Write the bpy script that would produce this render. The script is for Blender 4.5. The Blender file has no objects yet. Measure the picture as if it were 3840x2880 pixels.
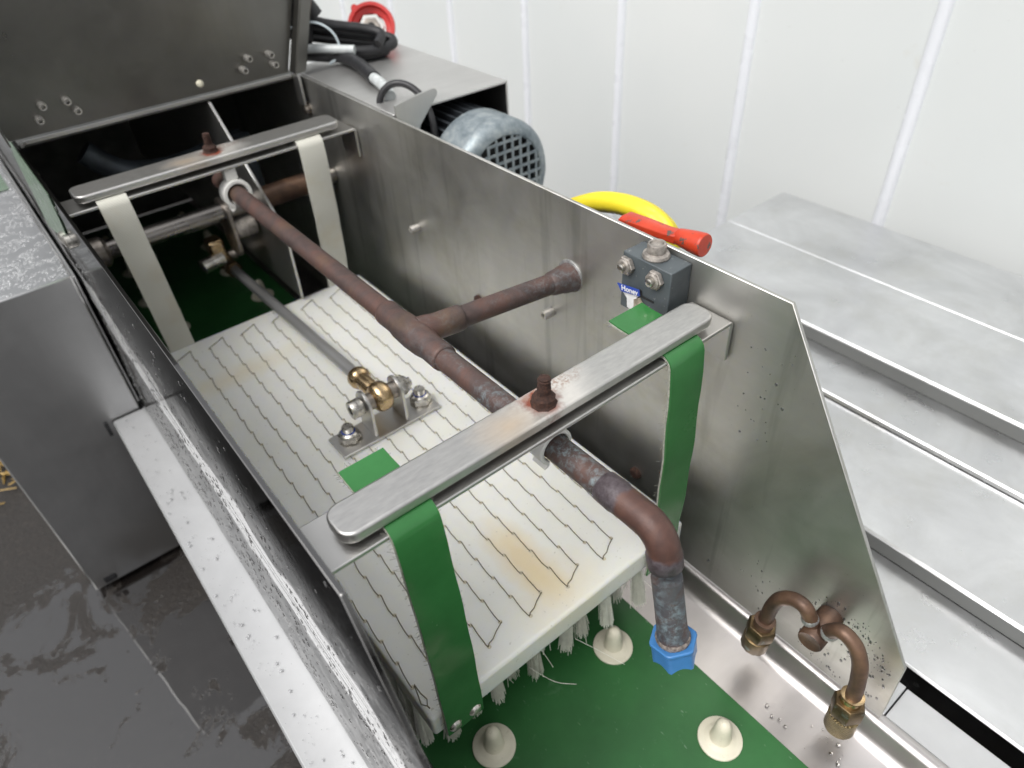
import bpy, bmesh, math, random
from mathutils import Vector, Matrix, noise
random.seed(7)
PI = math.pi
S = bpy.context.scene
COL = S.collection

# ------------------------------------------------------------------ camera
cd = bpy.data.cameras.new('camera'); cam = bpy.data.objects.new('camera', cd); COL.objects.link(cam)
cd.sensor_width = 36.0; cd.lens = 24.65; cd.clip_start = 0.01; cd.clip_end = 200
CR = ((0.775484, -0.629495, -0.048578), (0.434433, 0.476185, 0.764536), (-0.458140, -0.613990, 0.642748))
CC = Vector((-0.04077, -0.17340, 0.23928))
cam.matrix_world = Matrix.Translation(CC) @ Matrix(CR).transposed().to_4x4()
cd.dof.use_dof = True; cd.dof.focus_distance = 0.44; cd.dof.aperture_fstop = 7.5
S.camera = cam
# ------------------------------------------------------------------ sky, sun, exposure
SUN_EL, SUN_ROT = math.radians(57), math.radians(262)
w = bpy.data.worlds.new("World"); S.world = w; w.use_nodes = True
nt = w.node_tree; bg = nt.nodes['Background']
sky = nt.nodes.new('ShaderNodeTexSky'); sky.sky_type = 'NISHITA'; sky.sun_disc = False
sky.sun_elevation = SUN_EL; sky.sun_rotation = SUN_ROT; sky.dust_density = 6.0; sky.air_density = 1.5; sky.ozone_density = 1.0
hs = nt.nodes.new('ShaderNodeHueSaturation'); hs.inputs['Saturation'].default_value = 0.12
nt.links.new(sky.outputs[0], hs.inputs['Color']); nt.links.new(hs.outputs[0], bg.inputs[0])
bg.inputs[1].default_value = 0.15
sl = bpy.data.lights.new('sun', 'SUN'); sl.energy = 0.5; sl.angle = math.radians(40); sl.color = (1, 0.97, 0.93)
so = bpy.data.objects.new('sun', sl); COL.objects.link(so)
# sky sun_rotation r puts the sun at azimuth (sin r, cos r)
sd = Vector((math.sin(SUN_ROT)*math.cos(SUN_EL), math.cos(SUN_ROT)*math.cos(SUN_EL), math.sin(SUN_EL)))
so.rotation_euler = sd.to_track_quat('Z', 'Y').to_euler(); so.location = (0, 0, 5)
S.view_settings.view_transform = 'Standard'; S.view_settings.look = 'None'
S.view_settings.exposure = 0.47; S.view_settings.gamma = 1.0
S.cycles.max_bounces = 10; S.cycles.glossy_bounces = 6; S.cycles.transmission_bounces = 8
S.cycles.caustics_reflective = False; S.cycles.caustics_refractive = False
S.cycles.sample_clamp_indirect = 4.0

# ------------------------------------------------------------------ materials
class N:
    """small node-tree helper"""
    def __init__(s, name):
        s.m = bpy.data.materials.new(name); s.m.use_nodes = True
        s.t = s.m.node_tree; s.b = s.t.nodes['Principled BSDF']
        s.tc = s.t.nodes.new('ShaderNodeTexCoord')
    def new(s, k): return s.t.nodes.new(k)
    def link(s, a, b): s.t.links.new(a, b)
    def vec(s, scale=(1, 1, 1), loc=(0, 0, 0), rot=(0, 0, 0)):
        m = s.new('ShaderNodeMapping'); m.inputs['Scale'].default_value = scale
        m.inputs['Location'].default_value = loc; m.inputs['Rotation'].default_value = rot
        g = s.new('ShaderNodeNewGeometry'); s.link(g.outputs['Position'], m.inputs[0]); return m.outputs[0]
    def noise(s, sc, v=None, det=4, rough=0.55, dist=0):
        n = s.new('ShaderNodeTexNoise'); n.inputs['Scale'].default_value = sc; n.inputs['Detail'].default_value = det
        n.inputs['Roughness'].default_value = rough; n.inputs['Distortion'].default_value = dist
        s.link(v or s.vec(), n.inputs['Vector']); return n.outputs['Fac']
    def voro(s, sc, v=None, feat='F1', out='Distance', rnd=1.0):
        n = s.new('ShaderNodeTexVoronoi'); n.feature = feat; n.inputs['Scale'].default_value = sc
        n.inputs['Randomness'].default_value = rnd
        s.link(v or s.vec(), n.inputs['Vector']); return n.outputs[out]
    def ramp(s, f, stops):
        r = s.new('ShaderNodeValToRGB'); e = r.color_ramp.elements
        while len(e) < len(stops): e.new(0.5)
        for i, (p, c) in enumerate(stops):
            e[i].position = p; e[i].color = (*c, 1) if isinstance(c, tuple) else (c, c, c, 1)
        s.link(f, r.inputs[0]); return r.outputs[0]
    def mix(s, f, a, b, mode='MIX'):
        m = s.new('ShaderNodeMix'); m.data_type = 'RGBA'; m.blend_type = mode
        for k, v in ((0, f), (6, a), (7, b)):
            if isinstance(v, (int, float)): m.inputs[k].default_value = v if k == 0 else (v, v, v, 1)
            elif isinstance(v, tuple): m.inputs[k].default_value = (*v, 1)
            else: s.link(v, m.inputs[k])
        return m.outputs[2]
    def math(s, op, a, b=0.0):
        m = s.new('ShaderNodeMath'); m.operation = op
        for k, v in ((0, a), (1, b)):
            if isinstance(v, (int, float)): m.inputs[k].default_value = v
            else: s.link(v, m.inputs[k])
        return m.outputs[0]
    def xyz(s):
        g = s.new('ShaderNodeNewGeometry'); x = s.new('ShaderNodeSeparateXYZ'); s.link(g.outputs['Position'], x.inputs[0]); return x.outputs
    def blob(s, c, r, soft=0.6, scale=(1, 1, 1), wob=0.0, wsc=60):
        """soft spot (a stain of its own shape) around point c"""
        g = s.new('ShaderNodeNewGeometry'); sub = s.new('ShaderNodeVectorMath'); sub.operation = 'SUBTRACT'
        s.link(g.outputs['Position'], sub.inputs[0]); sub.inputs[1].default_value = c
        mul = s.new('ShaderNodeVectorMath'); mul.operation = 'MULTIPLY'; s.link(sub.outputs[0], mul.inputs[0]); mul.inputs[1].default_value = scale
        ln = s.new('ShaderNodeVectorMath'); ln.operation = 'LENGTH'; s.link(mul.outputs[0], ln.inputs[0])
        d = ln.outputs['Value']
        if wob: d = s.math('ADD', d, s.math('MULTIPLY', s.math('SUBTRACT', s.noise(wsc), 0.5), wob))
        mr = s.new('ShaderNodeMapRange'); s.link(d, mr.inputs[0]); mr.inputs[1].default_value = r; mr.inputs[2].default_value = r*(1-soft)
        return mr.outputs[0]
    def base(s, v):
        if isinstance(v, tuple): s.b.inputs['Base Color'].default_value = (*v, 1)
        else: s.link(v, s.b.inputs['Base Color'])
    def set(s, **k):
        for a, v in k.items():
            i = s.b.inputs[a.replace('_', ' ')]
            if isinstance(v, (int, float)): i.default_value = v
            elif isinstance(v, tuple): i.default_value = v if len(v) == len(i.default_value) else (*v, 1)
            else: s.link(v, i)
    def bump(s, h, strength=0.3, dist=0.001, prev=None):
        b = s.new('ShaderNodeBump'); b.inputs['Strength'].default_value = strength; b.inputs['Distance'].default_value = dist
        s.link(h, b.inputs['Height'])
        if prev is not None: s.link(prev, b.inputs['Normal'])
        s.link(b.outputs[0], s.b.inputs['Normal']); return b.outputs[0]

def simple(name, col, rough=0.5, metal=0.0, var=0.15, sc=40, bump=0.15, bsc=300, **k):
    n = N(name)
    f = n.noise(sc)
    lo = tuple(c*(1-var) for c in col); hi = tuple(min(1, c*(1+var)) for c in col)
    n.base(n.ramp(f, [(0.3, lo), (0.7, hi)]))
    n.set(Metallic=metal)
    n.set(Roughness=n.ramp(n.noise(sc*1.7), [(0.3, max(0.03, rough-0.08)), (0.7, min(1, rough+0.08))]))
    if bump: n.bump(n.noise(bsc), bump, 0.0006)
    n.set(**k); return n.m

M = {}
def sheet(name, col, rough, streak=(2, 300, 2), smudge=0.5, spots=0.0, extra=None, metal=1.0, warp=0.25):
    """rolled stainless sheet: fine grain along one axis, smudges, dried water marks"""
    n = N(name)
    grain = n.noise(1.0, n.vec(streak), 3, 0.6)
    big = n.noise(9, None, 5, 0.6, 0.6)
    mid = n.noise(45, None, 4, 0.6)
    c = n.mix(n.ramp(big, [(0.35, 0.0), (0.7, 1.0)]), tuple(x*(1-0.22*smudge) for x in col), col)
    c = n.mix(n.math('MULTIPLY', n.ramp(grain, [(0.3, 0.0), (0.75, 1.0)]), 0.35), c, tuple(x*0.8 for x in col))
    if extra: c = extra(n, c)
    n.base(c); n.set(Metallic=getattr(n, 'mt', metal))
    r = n.math('ADD', n.math('MULTIPLY', mid, 0.14*smudge), n.math('MULTIPLY', big, 0.14*smudge))
    r = n.math('ADD', r, n.math('MULTIPLY', grain, 0.08))
    n.set(Roughness=n.math('ADD', r, rough-0.10))
    b = n.bump(grain, 0.10, 0.0004)
    b = n.bump(n.noise(6), warp, 0.004, b)
    if spots: n.bump(n.ramp(n.voro(spots), [(0.0, 1.0), (0.28, 0.75), (0.36, 0.0)]), 0.35, 0.0008, b)
    return n.m

def rstain(n, c):
    c = n.mix(n.math('MULTIPLY', n.ramp(n.noise(7, None, 5, 0.65, 1.0), [(0.5, 0.0), (0.7, 1.0)]), 0.45), c, (0.36, 0.34, 0.26))
    sc = n.ramp(n.noise(1.0, n.vec((0.5, 340, 4)), 2, 0.5), [(0.74, 0.0), (0.77, 1.0)])
    c = n.mix(n.math('MULTIPLY', sc, 0.5), c, (0.20, 0.20, 0.19))
    ln = n.ramp(n.noise(1.0, n.vec((0.5, 2.2, 300), rot=(-0.06, 0, 0)), 2, 0.5), [(0.75, 0.0), (0.78, 1.0)])
    c = n.mix(n.math('MULTIPLY', ln, 0.5), c, (0.22, 0.22, 0.21))
    dots = n.ramp(n.voro(150), [(0.03, 1.0), (0.06, 0.0)])
    c = n.mix(n.math('MULTIPLY', dots, 0.5), c, (0.14, 0.13, 0.12))
    runs = n.noise(1.0, n.vec((0.5, 42, 3.0)), 4, 0.6, 0.4)
    return n.mix(n.math('MULTIPLY', n.ramp(runs, [(0.56, 0.0), (0.66, 1.0)]), 0.35), c, (0.25, 0.25, 0.23))
M['plate_r'] = sheet('stainless_inner', (0.66, 0.653, 0.625), 0.39, (3, 3, 160), 0.9, extra=rstain)
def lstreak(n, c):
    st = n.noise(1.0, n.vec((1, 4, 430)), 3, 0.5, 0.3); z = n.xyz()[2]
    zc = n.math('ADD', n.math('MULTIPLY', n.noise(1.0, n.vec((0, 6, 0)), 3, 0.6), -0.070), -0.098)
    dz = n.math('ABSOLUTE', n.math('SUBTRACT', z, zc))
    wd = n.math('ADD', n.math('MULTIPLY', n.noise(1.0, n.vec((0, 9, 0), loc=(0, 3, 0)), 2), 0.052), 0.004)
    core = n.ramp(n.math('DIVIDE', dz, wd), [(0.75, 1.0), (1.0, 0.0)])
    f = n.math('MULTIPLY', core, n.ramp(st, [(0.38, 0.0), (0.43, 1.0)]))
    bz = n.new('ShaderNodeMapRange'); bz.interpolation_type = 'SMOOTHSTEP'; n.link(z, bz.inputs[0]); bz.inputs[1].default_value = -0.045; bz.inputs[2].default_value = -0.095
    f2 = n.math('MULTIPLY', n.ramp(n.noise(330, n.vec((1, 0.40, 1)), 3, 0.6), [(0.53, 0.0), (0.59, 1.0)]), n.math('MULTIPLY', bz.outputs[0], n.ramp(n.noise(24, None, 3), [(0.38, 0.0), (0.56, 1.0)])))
    refl_beige = n.math('MULTIPLY', bz.outputs[0], n.ramp(n.noise(70, n.vec((1, 0.5, 1)), 6, 0.75), [(0.46, 0.0), (0.56, 1.0)]))
    c = n.mix(n.math('MULTIPLY', refl_beige, 0.65), c, (0.50, 0.48, 0.455))  # beige part of the rail's reflection, painted into the colour
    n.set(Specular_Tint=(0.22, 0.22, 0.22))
    n.mt = n.math('SUBTRACT', 1.0, n.math('MULTIPLY', n.math('MAXIMUM', n.math('MULTIPLY', f2, 0.9), n.math('MAXIMUM', f, n.math('MULTIPLY', refl_beige, 0.35))), 0.9))
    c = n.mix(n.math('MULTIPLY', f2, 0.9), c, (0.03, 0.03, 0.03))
    return n.mix(f, c, (0.88, 0.88, 0.88))  # white streak: a bright reflection painted into the plate colour
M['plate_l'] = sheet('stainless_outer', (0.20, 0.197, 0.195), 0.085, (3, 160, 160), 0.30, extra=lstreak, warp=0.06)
M['top_steel'] = sheet('weathered_steel_top', (0.60, 0.595, 0.58), 0.36, (6, 90, 6), 0.9, metal=0.8)
M['steel'] = sheet('stainless', (0.62, 0.61, 0.59), 0.34, (200, 3, 3), 0.7)
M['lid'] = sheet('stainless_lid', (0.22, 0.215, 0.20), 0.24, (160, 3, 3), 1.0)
M['cabinet'] = sheet('stainless_cabinet', (0.52, 0.52, 0.52), 0.28, (120, 3, 6), 0.8)
M['alu'] = sheet('aluminium', (0.58, 0.585, 0.59), 0.38, (60, 60, 60), 0.6, metal=0.55)
def dirt(n, c):
    d = n.math('MULTIPLY', n.ramp(n.noise(14, None, 6, 0.7), [(0.48, 0.0), (0.75, 1.0)]), 0.35)
    return n.mix(d, c, (0.50, 0.49, 0.44))
M['ramp'] = sheet('aluminium_ramp', (0.80, 0.805, 0.815), 0.21, (90, 14, 90), 1.2, extra=dirt, metal=1.0, warp=0.5)
M['riser'] = simple('riser_reflection_grey', (0.19, 0.195, 0.19), 0.6, 0, 0.06, 8, 0.05)  # flat grey painted in place of the dark reflection on the folded risers
M['tray'] = sheet('stainless_tray', (0.60, 0.57, 0.56), 0.26, (4, 150, 4), 0.9)
# clamp bars with a rust bloom round the stud
def barmat(name, cy, cx):
    n = N(name)
    sp = n.noise(260, None, 4, 0.7); big = n.noise(22, None, 4, 0.6)
    c = n.ramp(n.noise(420, n.vec((0.25, 1, 1)), 3, 0.6), [(0.3, (0.50, 0.49, 0.48)), (0.65, (0.62, 0.61, 0.59))])
    c = n.mix(n.math('MULTIPLY', big, 0.4), c, (0.56, 0.55, 0.53))
    bl = n.blob((cx-0.026, cy-0.003, -0.019), 0.030, 0.9, (1, 1.7, 0.5), 0.022, 55)
    c = n.mix(n.math('MULTIPLY', bl, 0.62), c, (0.50, 0.36, 0.22))
    wh = n.blob((cx+0.008, cy, -0.019), 0.034, 0.8, (1, 1.2, 0.5), 0.03, 80)
    c = n.mix(n.math('MULTIPLY', wh, 0.6), c, (0.80, 0.76, 0.70))
    rs = n.blob((cx, cy, -0.019), 0.0135, 0.45, (1, 1, 0.4), 0.012, 190)
    c = n.mix(rs, c, (0.22, 0.055, 0.03))
    r2 = n.math('MULTIPLY', n.blob((cx+0.012, cy+0.008, -0.019), 0.016, 0.8, (0.5, 1.5, 0.4), 0.02, 120), n.ramp(n.noise(420), [(0.45, 0.0), (0.6, 1.0)]))
    c = n.mix(n.math('MULTIPLY', r2, 0.7), c, (0.33, 0.17, 0.10))
    n.base(c)
    n.set(Metallic=n.math('SUBTRACT', 0.95, n.math('MULTIPLY', n.math('ADD', n.math('MAXIMUM', bl, wh), rs), 0.45)), Roughness=n.ramp(sp, [(0.3, 0.30), (0.7, 0.44)]))
    n.bump(sp, 0.06, 0.0004)
    return n.m
M['bar_f'] = barmat('ground_steel_bar', 0.0505, 0.146)
M['bar_b'] = barmat('ground_steel_bar_far', 0.5545, 0.1481)

# copper with patina
n = N('copper_patina')
a = n.noise(38, None, 6, 0.65, 0.5); b = n.noise(230, None, 6, 0.75, 0.4); c0 = n.noise(16, n.vec(loc=(3, 1, 2)), 4, 0.6)
c = n.ramp(a, [(0.25, (0.040, 0.030, 0.029)), (0.46, (0.082, 0.055, 0.050)), (0.62, (0.115, 0.062, 0.050)), (0.78, (0.070, 0.056, 0.058))])
c = n.mix(n.math('MULTIPLY', n.ramp(c0, [(0.52, 0.0), (0.66, 1.0)]), 0.55), c, (0.17, 0.105, 0.055))
vg = n.math('MULTIPLY', n.ramp(b, [(0.46, 0.0), (0.64, 1.0)]), n.ramp(n.noise(24, n.vec(loc=(5, 0, 1)), 4), [(0.42, 0.0), (0.60, 1.0)]))
zx = n.xyz()[1]
mr = n.new('ShaderNodeMapRange'); n.link(zx, mr.inputs[0]); mr.inputs[1].default_value = 0.24; mr.inputs[2].default_value = 0.12
vg = n.math('MULTIPLY', vg, mr.outputs[0])
m2 = n.new('ShaderNodeMapRange'); n.link(zx, m2.inputs[0]); m2.inputs[1].default_value = -0.026; m2.inputs[2].default_value = -0.040
sl_ = n.math('MULTIPLY', m2.outputs[0], n.ramp(n.noise(60, None, 5, 0.65, 0.8), [(0.38, 0.0), (0.52, 1.0)]))
c = n.mix(n.math('MULTIPLY', sl_, 0.7), c, (0.085, 0.10, 0.115))
c = n.mix(n.math('MULTIPLY', vg, 0.62), c, (0.24, 0.33, 0.36))
n.base(c); n.set(Metallic=n.math('SUBTRACT', 0.20, n.math('MULTIPLY', vg, 0.2)), Roughness=n.ramp(b, [(0.3, 0.44), (0.7, 0.66)]))
n.bump(b, 0.35, 0.0007); M['copper'] = n.m
n = N('copper_elbow_patina')
a = n.noise(55, None, 6, 0.65, 0.5); b = n.noise(260, None, 5, 0.7)
c = n.ramp(a, [(0.28, (0.048, 0.028, 0.025)), (0.5, (0.085, 0.042, 0.033)), (0.72, (0.125, 0.062, 0.045))])
yv, zv = n.xyz()[1], n.xyz()[2]
e1 = n.new('ShaderNodeMapRange'); n.link(yv, e1.inputs[0]); e1.inputs[1].default_value = -0.012; e1.inputs[2].default_value = -0.003
e2 = n.new('ShaderNodeMapRange'); n.link(zv, e2.inputs[0]); e2.inputs[1].default_value = -0.069; e2.inputs[2].default_value = -0.076
wob = n.math('MULTIPLY', n.math('SUBTRACT', n.noise(120), 0.5), 1.2)
f = n.ramp(n.math('ADD', n.math('MAXIMUM', e1.outputs[0], e2.outputs[0]), wob), [(0.35, 0.0), (0.65, 1.0)])
c = n.mix(n.math('MULTIPLY', f, 0.8), c, n.ramp(b, [(0.35, (0.040, 0.034, 0.042)), (0.65, (0.115, 0.105, 0.12))]))
n.base(c); n.set(Metallic=0.15, Roughness=n.ramp(a, [(0.3, 0.40), (0.7, 0.58)])); n.bump(b, 0.35, 0.0007); M['copper_elbow'] = n.m
n = N('copper_old_brown')
a = n.noise(45, None, 5, 0.6); b = n.noise(220, None, 4, 0.7)
c = n.ramp(a, [(0.3, (0.045, 0.030, 0.025)), (0.5, (0.11, 0.065, 0.045)), (0.72, (0.20, 0.115, 0.07))])
n.base(c); n.set(Metallic=0.45, Roughness=n.ramp(b, [(0.3, 0.32), (0.7, 0.55)])); n.bump(b, 0.3, 0.0005); M['copper2'] = n.m
M['crust'] = simple('corroded_crust', (0.20, 0.17, 0.15), 0.75, 0.1, 0.7, 420, 0.9, 500)
M['solder'] = simple('solder', (0.42, 0.42, 0.42), 0.5, 0.7, 0.35, 300, 0.5, 500)
M['brass'] = simple('brass', (0.52, 0.385, 0.225), 0.24, 1.0, 0.25, 90, 0.1, 300)
n = N('brass_tarnished')
a = n.noise(90, None, 5, 0.7); c = n.ramp(a, [(0.3, (0.06, 0.042, 0.027)), (0.5, (0.14, 0.098, 0.052)), (0.72, (0.23, 0.16, 0.08))])
c = n.mix(n.math('MULTIPLY', n.ramp(n.noise(150), [(0.6, 0.0), (0.7, 1.0)]), 0.5), c, (0.25, 0.33, 0.33))
n.base(c); n.set(Metallic=0.8, Roughness=0.42); n.bump(a, 0.2, 0.0005); M['brass2'] = n.m
M['bolt'] = simple('bolt_steel', (0.52, 0.50, 0.46), 0.3, 1.0, 0.25, 200, 0.1, 500)
M['darkbolt'] = simple('dull_bolt_steel', (0.30, 0.27, 0.24), 0.4, 1.0, 0.35, 160, 0.2, 500)
M['grubby'] = simple('grubby_steel', (0.36, 0.33, 0.30), 0.55, 0.7, 0.4, 240, 0.4, 600)
M['rod'] = simple('dark_steel_rod', (0.44, 0.44, 0.44), 0.34, 0.7, 0.04, 12, 0)
M['shaft'] = simple('dull_shaft_steel', (0.24, 0.225, 0.21), 0.28, 1.0, 0.08, 20, 0.03)
M['blackhole'] = simple('socket_black', (0.02, 0.02, 0.02), 0.6, 0.2, 0.2)
n = N('rust')
a = n.noise(500, None, 5, 0.7); n.base(n.ramp(a, [(0.3, (0.018, 0.010, 0.008)), (0.55, (0.052, 0.024, 0.017)), (0.75, (0.12, 0.052, 0.030))]))
n.set(Roughness=0.85, Metallic=0.15); n.bump(a, 0.9, 0.0008); M['rust'] = n.m
# white plastic of the brush block with yellow stains
n = N('white_plastic_block')
c = n.ramp(n.noise(14, None, 4), [(0.3, (0.78, 0.78, 0.72)), (0.7, (0.83, 0.83, 0.79))])
y1 = n.blob((0.152, 0.085, -0.2055), 0.050, 0.75, (2.3, 0.85, 1), 0.025, 50)
y2 = n.blob((0.155, 0.050, -0.2055), 0.040, 0.9, (0.9, 1.1, 0.6), 0.03, 40)
c = n.mix(n.math('MULTIPLY', y1, 0.62), c, (0.76, 0.58, 0.27))
c = n.mix(n.math('MULTIPLY', y2, 0.42), c, (0.78, 0.64, 0.36))
y3 = n.blob((0.075, 0.455, -0.2055), 0.05, 0.95, (0.5, 2.4, 1), 0.03, 45)
c = n.mix(n.math('MULTIPLY', y3, 0.30), c, (0.76, 0.60, 0.28))
br = n.blob((0.153, 0.29, -0.2055), 0.05, 0.9, (0.7, 1.3, 1), 0.03, 45)
c = n.mix(n.math('MULTIPLY', br, 0.22), c, (0.62, 0.54, 0.38))
c = n.mix(n.math('MULTIPLY', n.ramp(n.noise(330, None, 2, 0.4), [(0.70, 0.0), (0.76, 1.0)]), 0.5), c, (0.45, 0.42, 0.34))
n.base(c); n.set(Roughness=n.ramp(n.noise(60), [(0.3, 0.32), (0.7, 0.5)]))
n.set(Subsurface_Weight=0.6, Subsurface_Radius=(0.010, 0.009, 0.005), Subsurface_Scale=1.0)
n.bump(n.noise(160), 0.12, 0.0008); M['block'] = n.m
M['wire'] = simple('stitch_wire', (0.135, 0.115, 0.065), 0.5, 0.5, 0.3, 300, 0)
M['hole'] = simple('grubby_hole', (0.58, 0.53, 0.40), 0.7, 0, 0.3, 500, 0)
M['nylon'] = simple('nylon_bristle', (0.86, 0.85, 0.76), 0.4, 0, 0.1, 200, 0, Transmission_Weight=0.15)
# green rubber belt
n = N('green_belt')
c = n.ramp(n.noise(18, None, 5, 0.6), [(0.3, (0.020, 0.098, 0.026)), (0.7, (0.030, 0.138, 0.038))])
sm = n.ramp(n.noise(30, n.vec(loc=(2, 2, 2)), 6, 0.7, 0.5), [(0.60, 0.0), (0.74, 1.0)])
c = n.mix(n.math('MULTIPLY', sm, 0.40), c, (0.18, 0.30, 0.19))
fl = n.ramp(n.noise(420, n.vec((1, 0.3, 1)), 2), [(0.72, 0.0), (0.75, 1.0)])
c = n.mix(n.math('MULTIPLY', fl, 0.35), c, (0.30, 0.38, 0.30))
n.base(c); n.set(Roughness=n.ramp(n.noise(12, None, 5), [(0.3, 0.28), (0.7, 0.50)])); n.bump(n.noise(700), 0.10, 0.0005); M['belt'] = n.m
n = N('green_strap')
c = n.ramp(n.noise(30, None, 5, 0.6), [(0.3, (0.026, 0.135, 0.034)), (0.7, (0.036, 0.172, 0.046))])
n.base(c); n.set(Roughness=n.ramp(n.noise(25, None, 5), [(0.35, 0.10), (0.7, 0.30)])); n.bump(n.noise(40), 0.15, 0.002); M['strap'] = n.m
M['fray'] = simple('frayed_canvas', (0.36, 0.36, 0.31), 0.9, 0, 0.3, 500, 0.6, 900)
# webbing
n = N('white_webbing')
wv = n.new('ShaderNodeTexWave'); wv.bands_direction = 'DIAGONAL'; wv.inputs['Scale'].default_value = 170; wv.inputs['Distortion'].default_value = 0.6
n.link(n.vec((1.5, 0, 1)), wv.inputs[0])
c = n.mix(n.math('MULTIPLY', wv.outputs['Fac'], 0.30), (0.64, 0.63, 0.56), (0.50, 0.49, 0.42))
c = n.mix(n.math('MULTIPLY', n.ramp(n.noise(26, None, 4), [(0.5, 0.0), (0.72, 1.0)]), 0.4), c, (0.55, 0.47, 0.30))
n.base(c); n.set(Roughness=0.8); n.bump(wv.outputs['Fac'], 0.25, 0.0006); M['webbing'] = n.m
M['cream'] = simple('cream_plastic', (0.72, 0.68, 0.54), 0.42, 0, 0.06, 80, 0.12, 400)
M['white_clip'] = simple('white_clip_plastic', (0.80, 0.79, 0.75), 0.4, 0, 0.06, 90, 0.1, 400)
M['blue'] = simple('blue_plastic', (0.050, 0.185, 0.43), 0.38, 0, 0.10, 60, 0.12, 300)
n = N('grey_paint')
c = n.ramp(n.noise(60, None, 5), [(0.3, (0.055, 0.066, 0.072)), (0.7, (0.085, 0.100, 0.108))])
wr = n.ramp(n.noise(170, None, 5, 0.7), [(0.63, 0.0), (0.70, 1.0)])
c = n.mix(n.math('MULTIPLY', wr, 0.7), c, (0.36, 0.37, 0.36)); n.base(c); n.set(Roughness=0.42); n.bump(n.noise(200), 0.2, 0.0005); M['valve'] = n.m
n = N('red_paint')
c = n.ramp(n.noise(60), [(0.3, (0.46, 0.035, 0.012)), (0.7, (0.58, 0.060, 0.022))])
ch = n.ramp(n.noise(110, None, 4, 0.7), [(0.60, 0.0), (0.63, 1.0)])
n.base(n.mix(ch, c, (0.10, 0.07, 0.06))); n.set(Roughness=0.35); n.bump(n.noise(250), 0.25, 0.0006); M['red'] = n.m
M['redplug'] = simple('red_plastic', (0.62, 0.035, 0.03), 0.35, 0, 0.1, 40, 0.05)
n = N('yellow_rubber')
wv = n.new('ShaderNodeTexWave'); wv.inputs['Scale'].default_value = 110; wv.inputs['Distortion'].default_value = 1.0; n.link(n.vec((0.3, 1, 1)), wv.inputs[0])
n.base(n.mix(n.math('MULTIPLY', wv.outputs['Fac'], 0.25), (0.80, 0.66, 0.03), (0.66, 0.52, 0.02))); n.set(Roughness=0.4); n.bump(wv.outputs['Fac'], 0.7, 0.0015); M['yellow'] = n.m
M['rubber'] = simple('black_rubber', (0.022, 0.022, 0.024), 0.5, 0, 0.3, 60, 0.2, 400)
M['cable'] = simple('black_cable', (0.018, 0.018, 0.020), 0.42, 0, 0.3, 80, 0.15, 300)
M['tie'] = simple('cable_tie', (0.66, 0.74, 0.78), 0.35, 0, 0.05, 60, 0)
M['pvc'] = simple('clear_sleeve', (0.55, 0.58, 0.58), 0.25, 0, 0.2, 60, 0.2)
n = N('galvanised')
v = n.voro(60, None, 'F1', 'Color'); a = n.noise(70, None, 5, 0.7)
c = n.ramp(a, [(0.3, (0.13, 0.165, 0.19)), (0.52, (0.25, 0.29, 0.31)), (0.72, (0.38, 0.415, 0.425))])
n.base(c); n.set(Metallic=0.45, Roughness=0.46); n.bump(a, 0.2, 0.001); M['galv'] = n.m
M['fins'] = simple('dark_motor_fins', (0.045, 0.052, 0.060), 0.5, 0.4, 0.2, 60, 0.1)
n = N('wall_paint')
c = n.ramp(n.noise(2.2, None, 4), [(0.3, (0.70, 0.73, 0.725)), (0.7, (0.745, 0.765, 0.755))])
c = n.mix(n.math('MULTIPLY', n.ramp(n.noise(13, None, 5, 0.6), [(0.66, 0.0), (0.76, 1.0)]), 0.22), c, (0.56, 0.50, 0.38))
n.base(c); n.set(Roughness=0.38); n.bump(n.noise(9), 0.12, 0.004); M['wall'] = n.m
M['rib'] = simple('wall_rib_paint', (0.82, 0.84, 0.88), 0.3, 0, 0.03, 10, 0.05)
# wet asphalt with standing water
n = N('wet_asphalt')
g = n.noise(210, None, 6, 0.75); big = n.noise(9.0, n.vec(loc=(0.13, 0.02, 0)), 6, 0.68, 0.5)
yy = n.xyz()[1]
m3 = n.new('ShaderNodeMapRange'); n.link(yy, m3.inputs[0]); m3.inputs[1].default_value = 0.95; m3.inputs[2].default_value = 0.45
m3.inputs[3].default_value = 0.12; m3.inputs[4].default_value = -0.06
pud = n.ramp(n.math('ADD', big, m3.outputs[0]), [(0.47, 1.0), (0.505, 0.0)])
c = n.ramp(g, [(0.3, (0.007, 0.005, 0.004)), (0.58, (0.016, 0.012, 0.009)), (0.76, (0.10, 0.08, 0.065))])
c = n.mix(n.math('MULTIPLY', pud, 0.7), c, (0.010, 0.009, 0.009))
n.base(c); n.set(Roughness=n.mix(pud, 0.42, 0.015), Specular_IOR_Level=n.mix(pud, 0.35, 1.0), IOR=1.62)
n.bump(n.noise(14, None, 2), 0.10, 0.004, n.bump(n.mix(pud, g, 0.5), 0.7, 0.003)); M['ground'] = n.m
def wet(name, col, metal):
    n = N(name); n.base(col); n.set(Roughness=0.06, Metallic=metal, Coat_Weight=1.0, Coat_Roughness=0.02); return n.m
M['w_rail'] = wet('water_on_rail', (0.56, 0.565, 0.57), 0.55); M['w_alu'] = wet('water_on_aluminium', (0.62, 0.63, 0.64), 1.0); M['w_cab'] = wet('water_on_cabinet', (0.62, 0.62, 0.62), 0.8)
M['w_plate'] = wet('water_on_plate', (0.12, 0.12, 0.12), 0.6); M['w_tray'] = wet('water_on_tray', (0.50, 0.48, 0.47), 1.0); M['w_wall'] = wet('water_on_paint', (0.74, 0.76, 0.75), 0.0)
M['leaf'] = simple('wet_straw', (0.40, 0.26, 0.07), 0.5, 0, 0.3, 80, 0.3)
M['tape'] = simple('green_tape', (0.17, 0.25, 0.17), 0.30, 0.6, 0.15, 40, 0.1)
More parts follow.
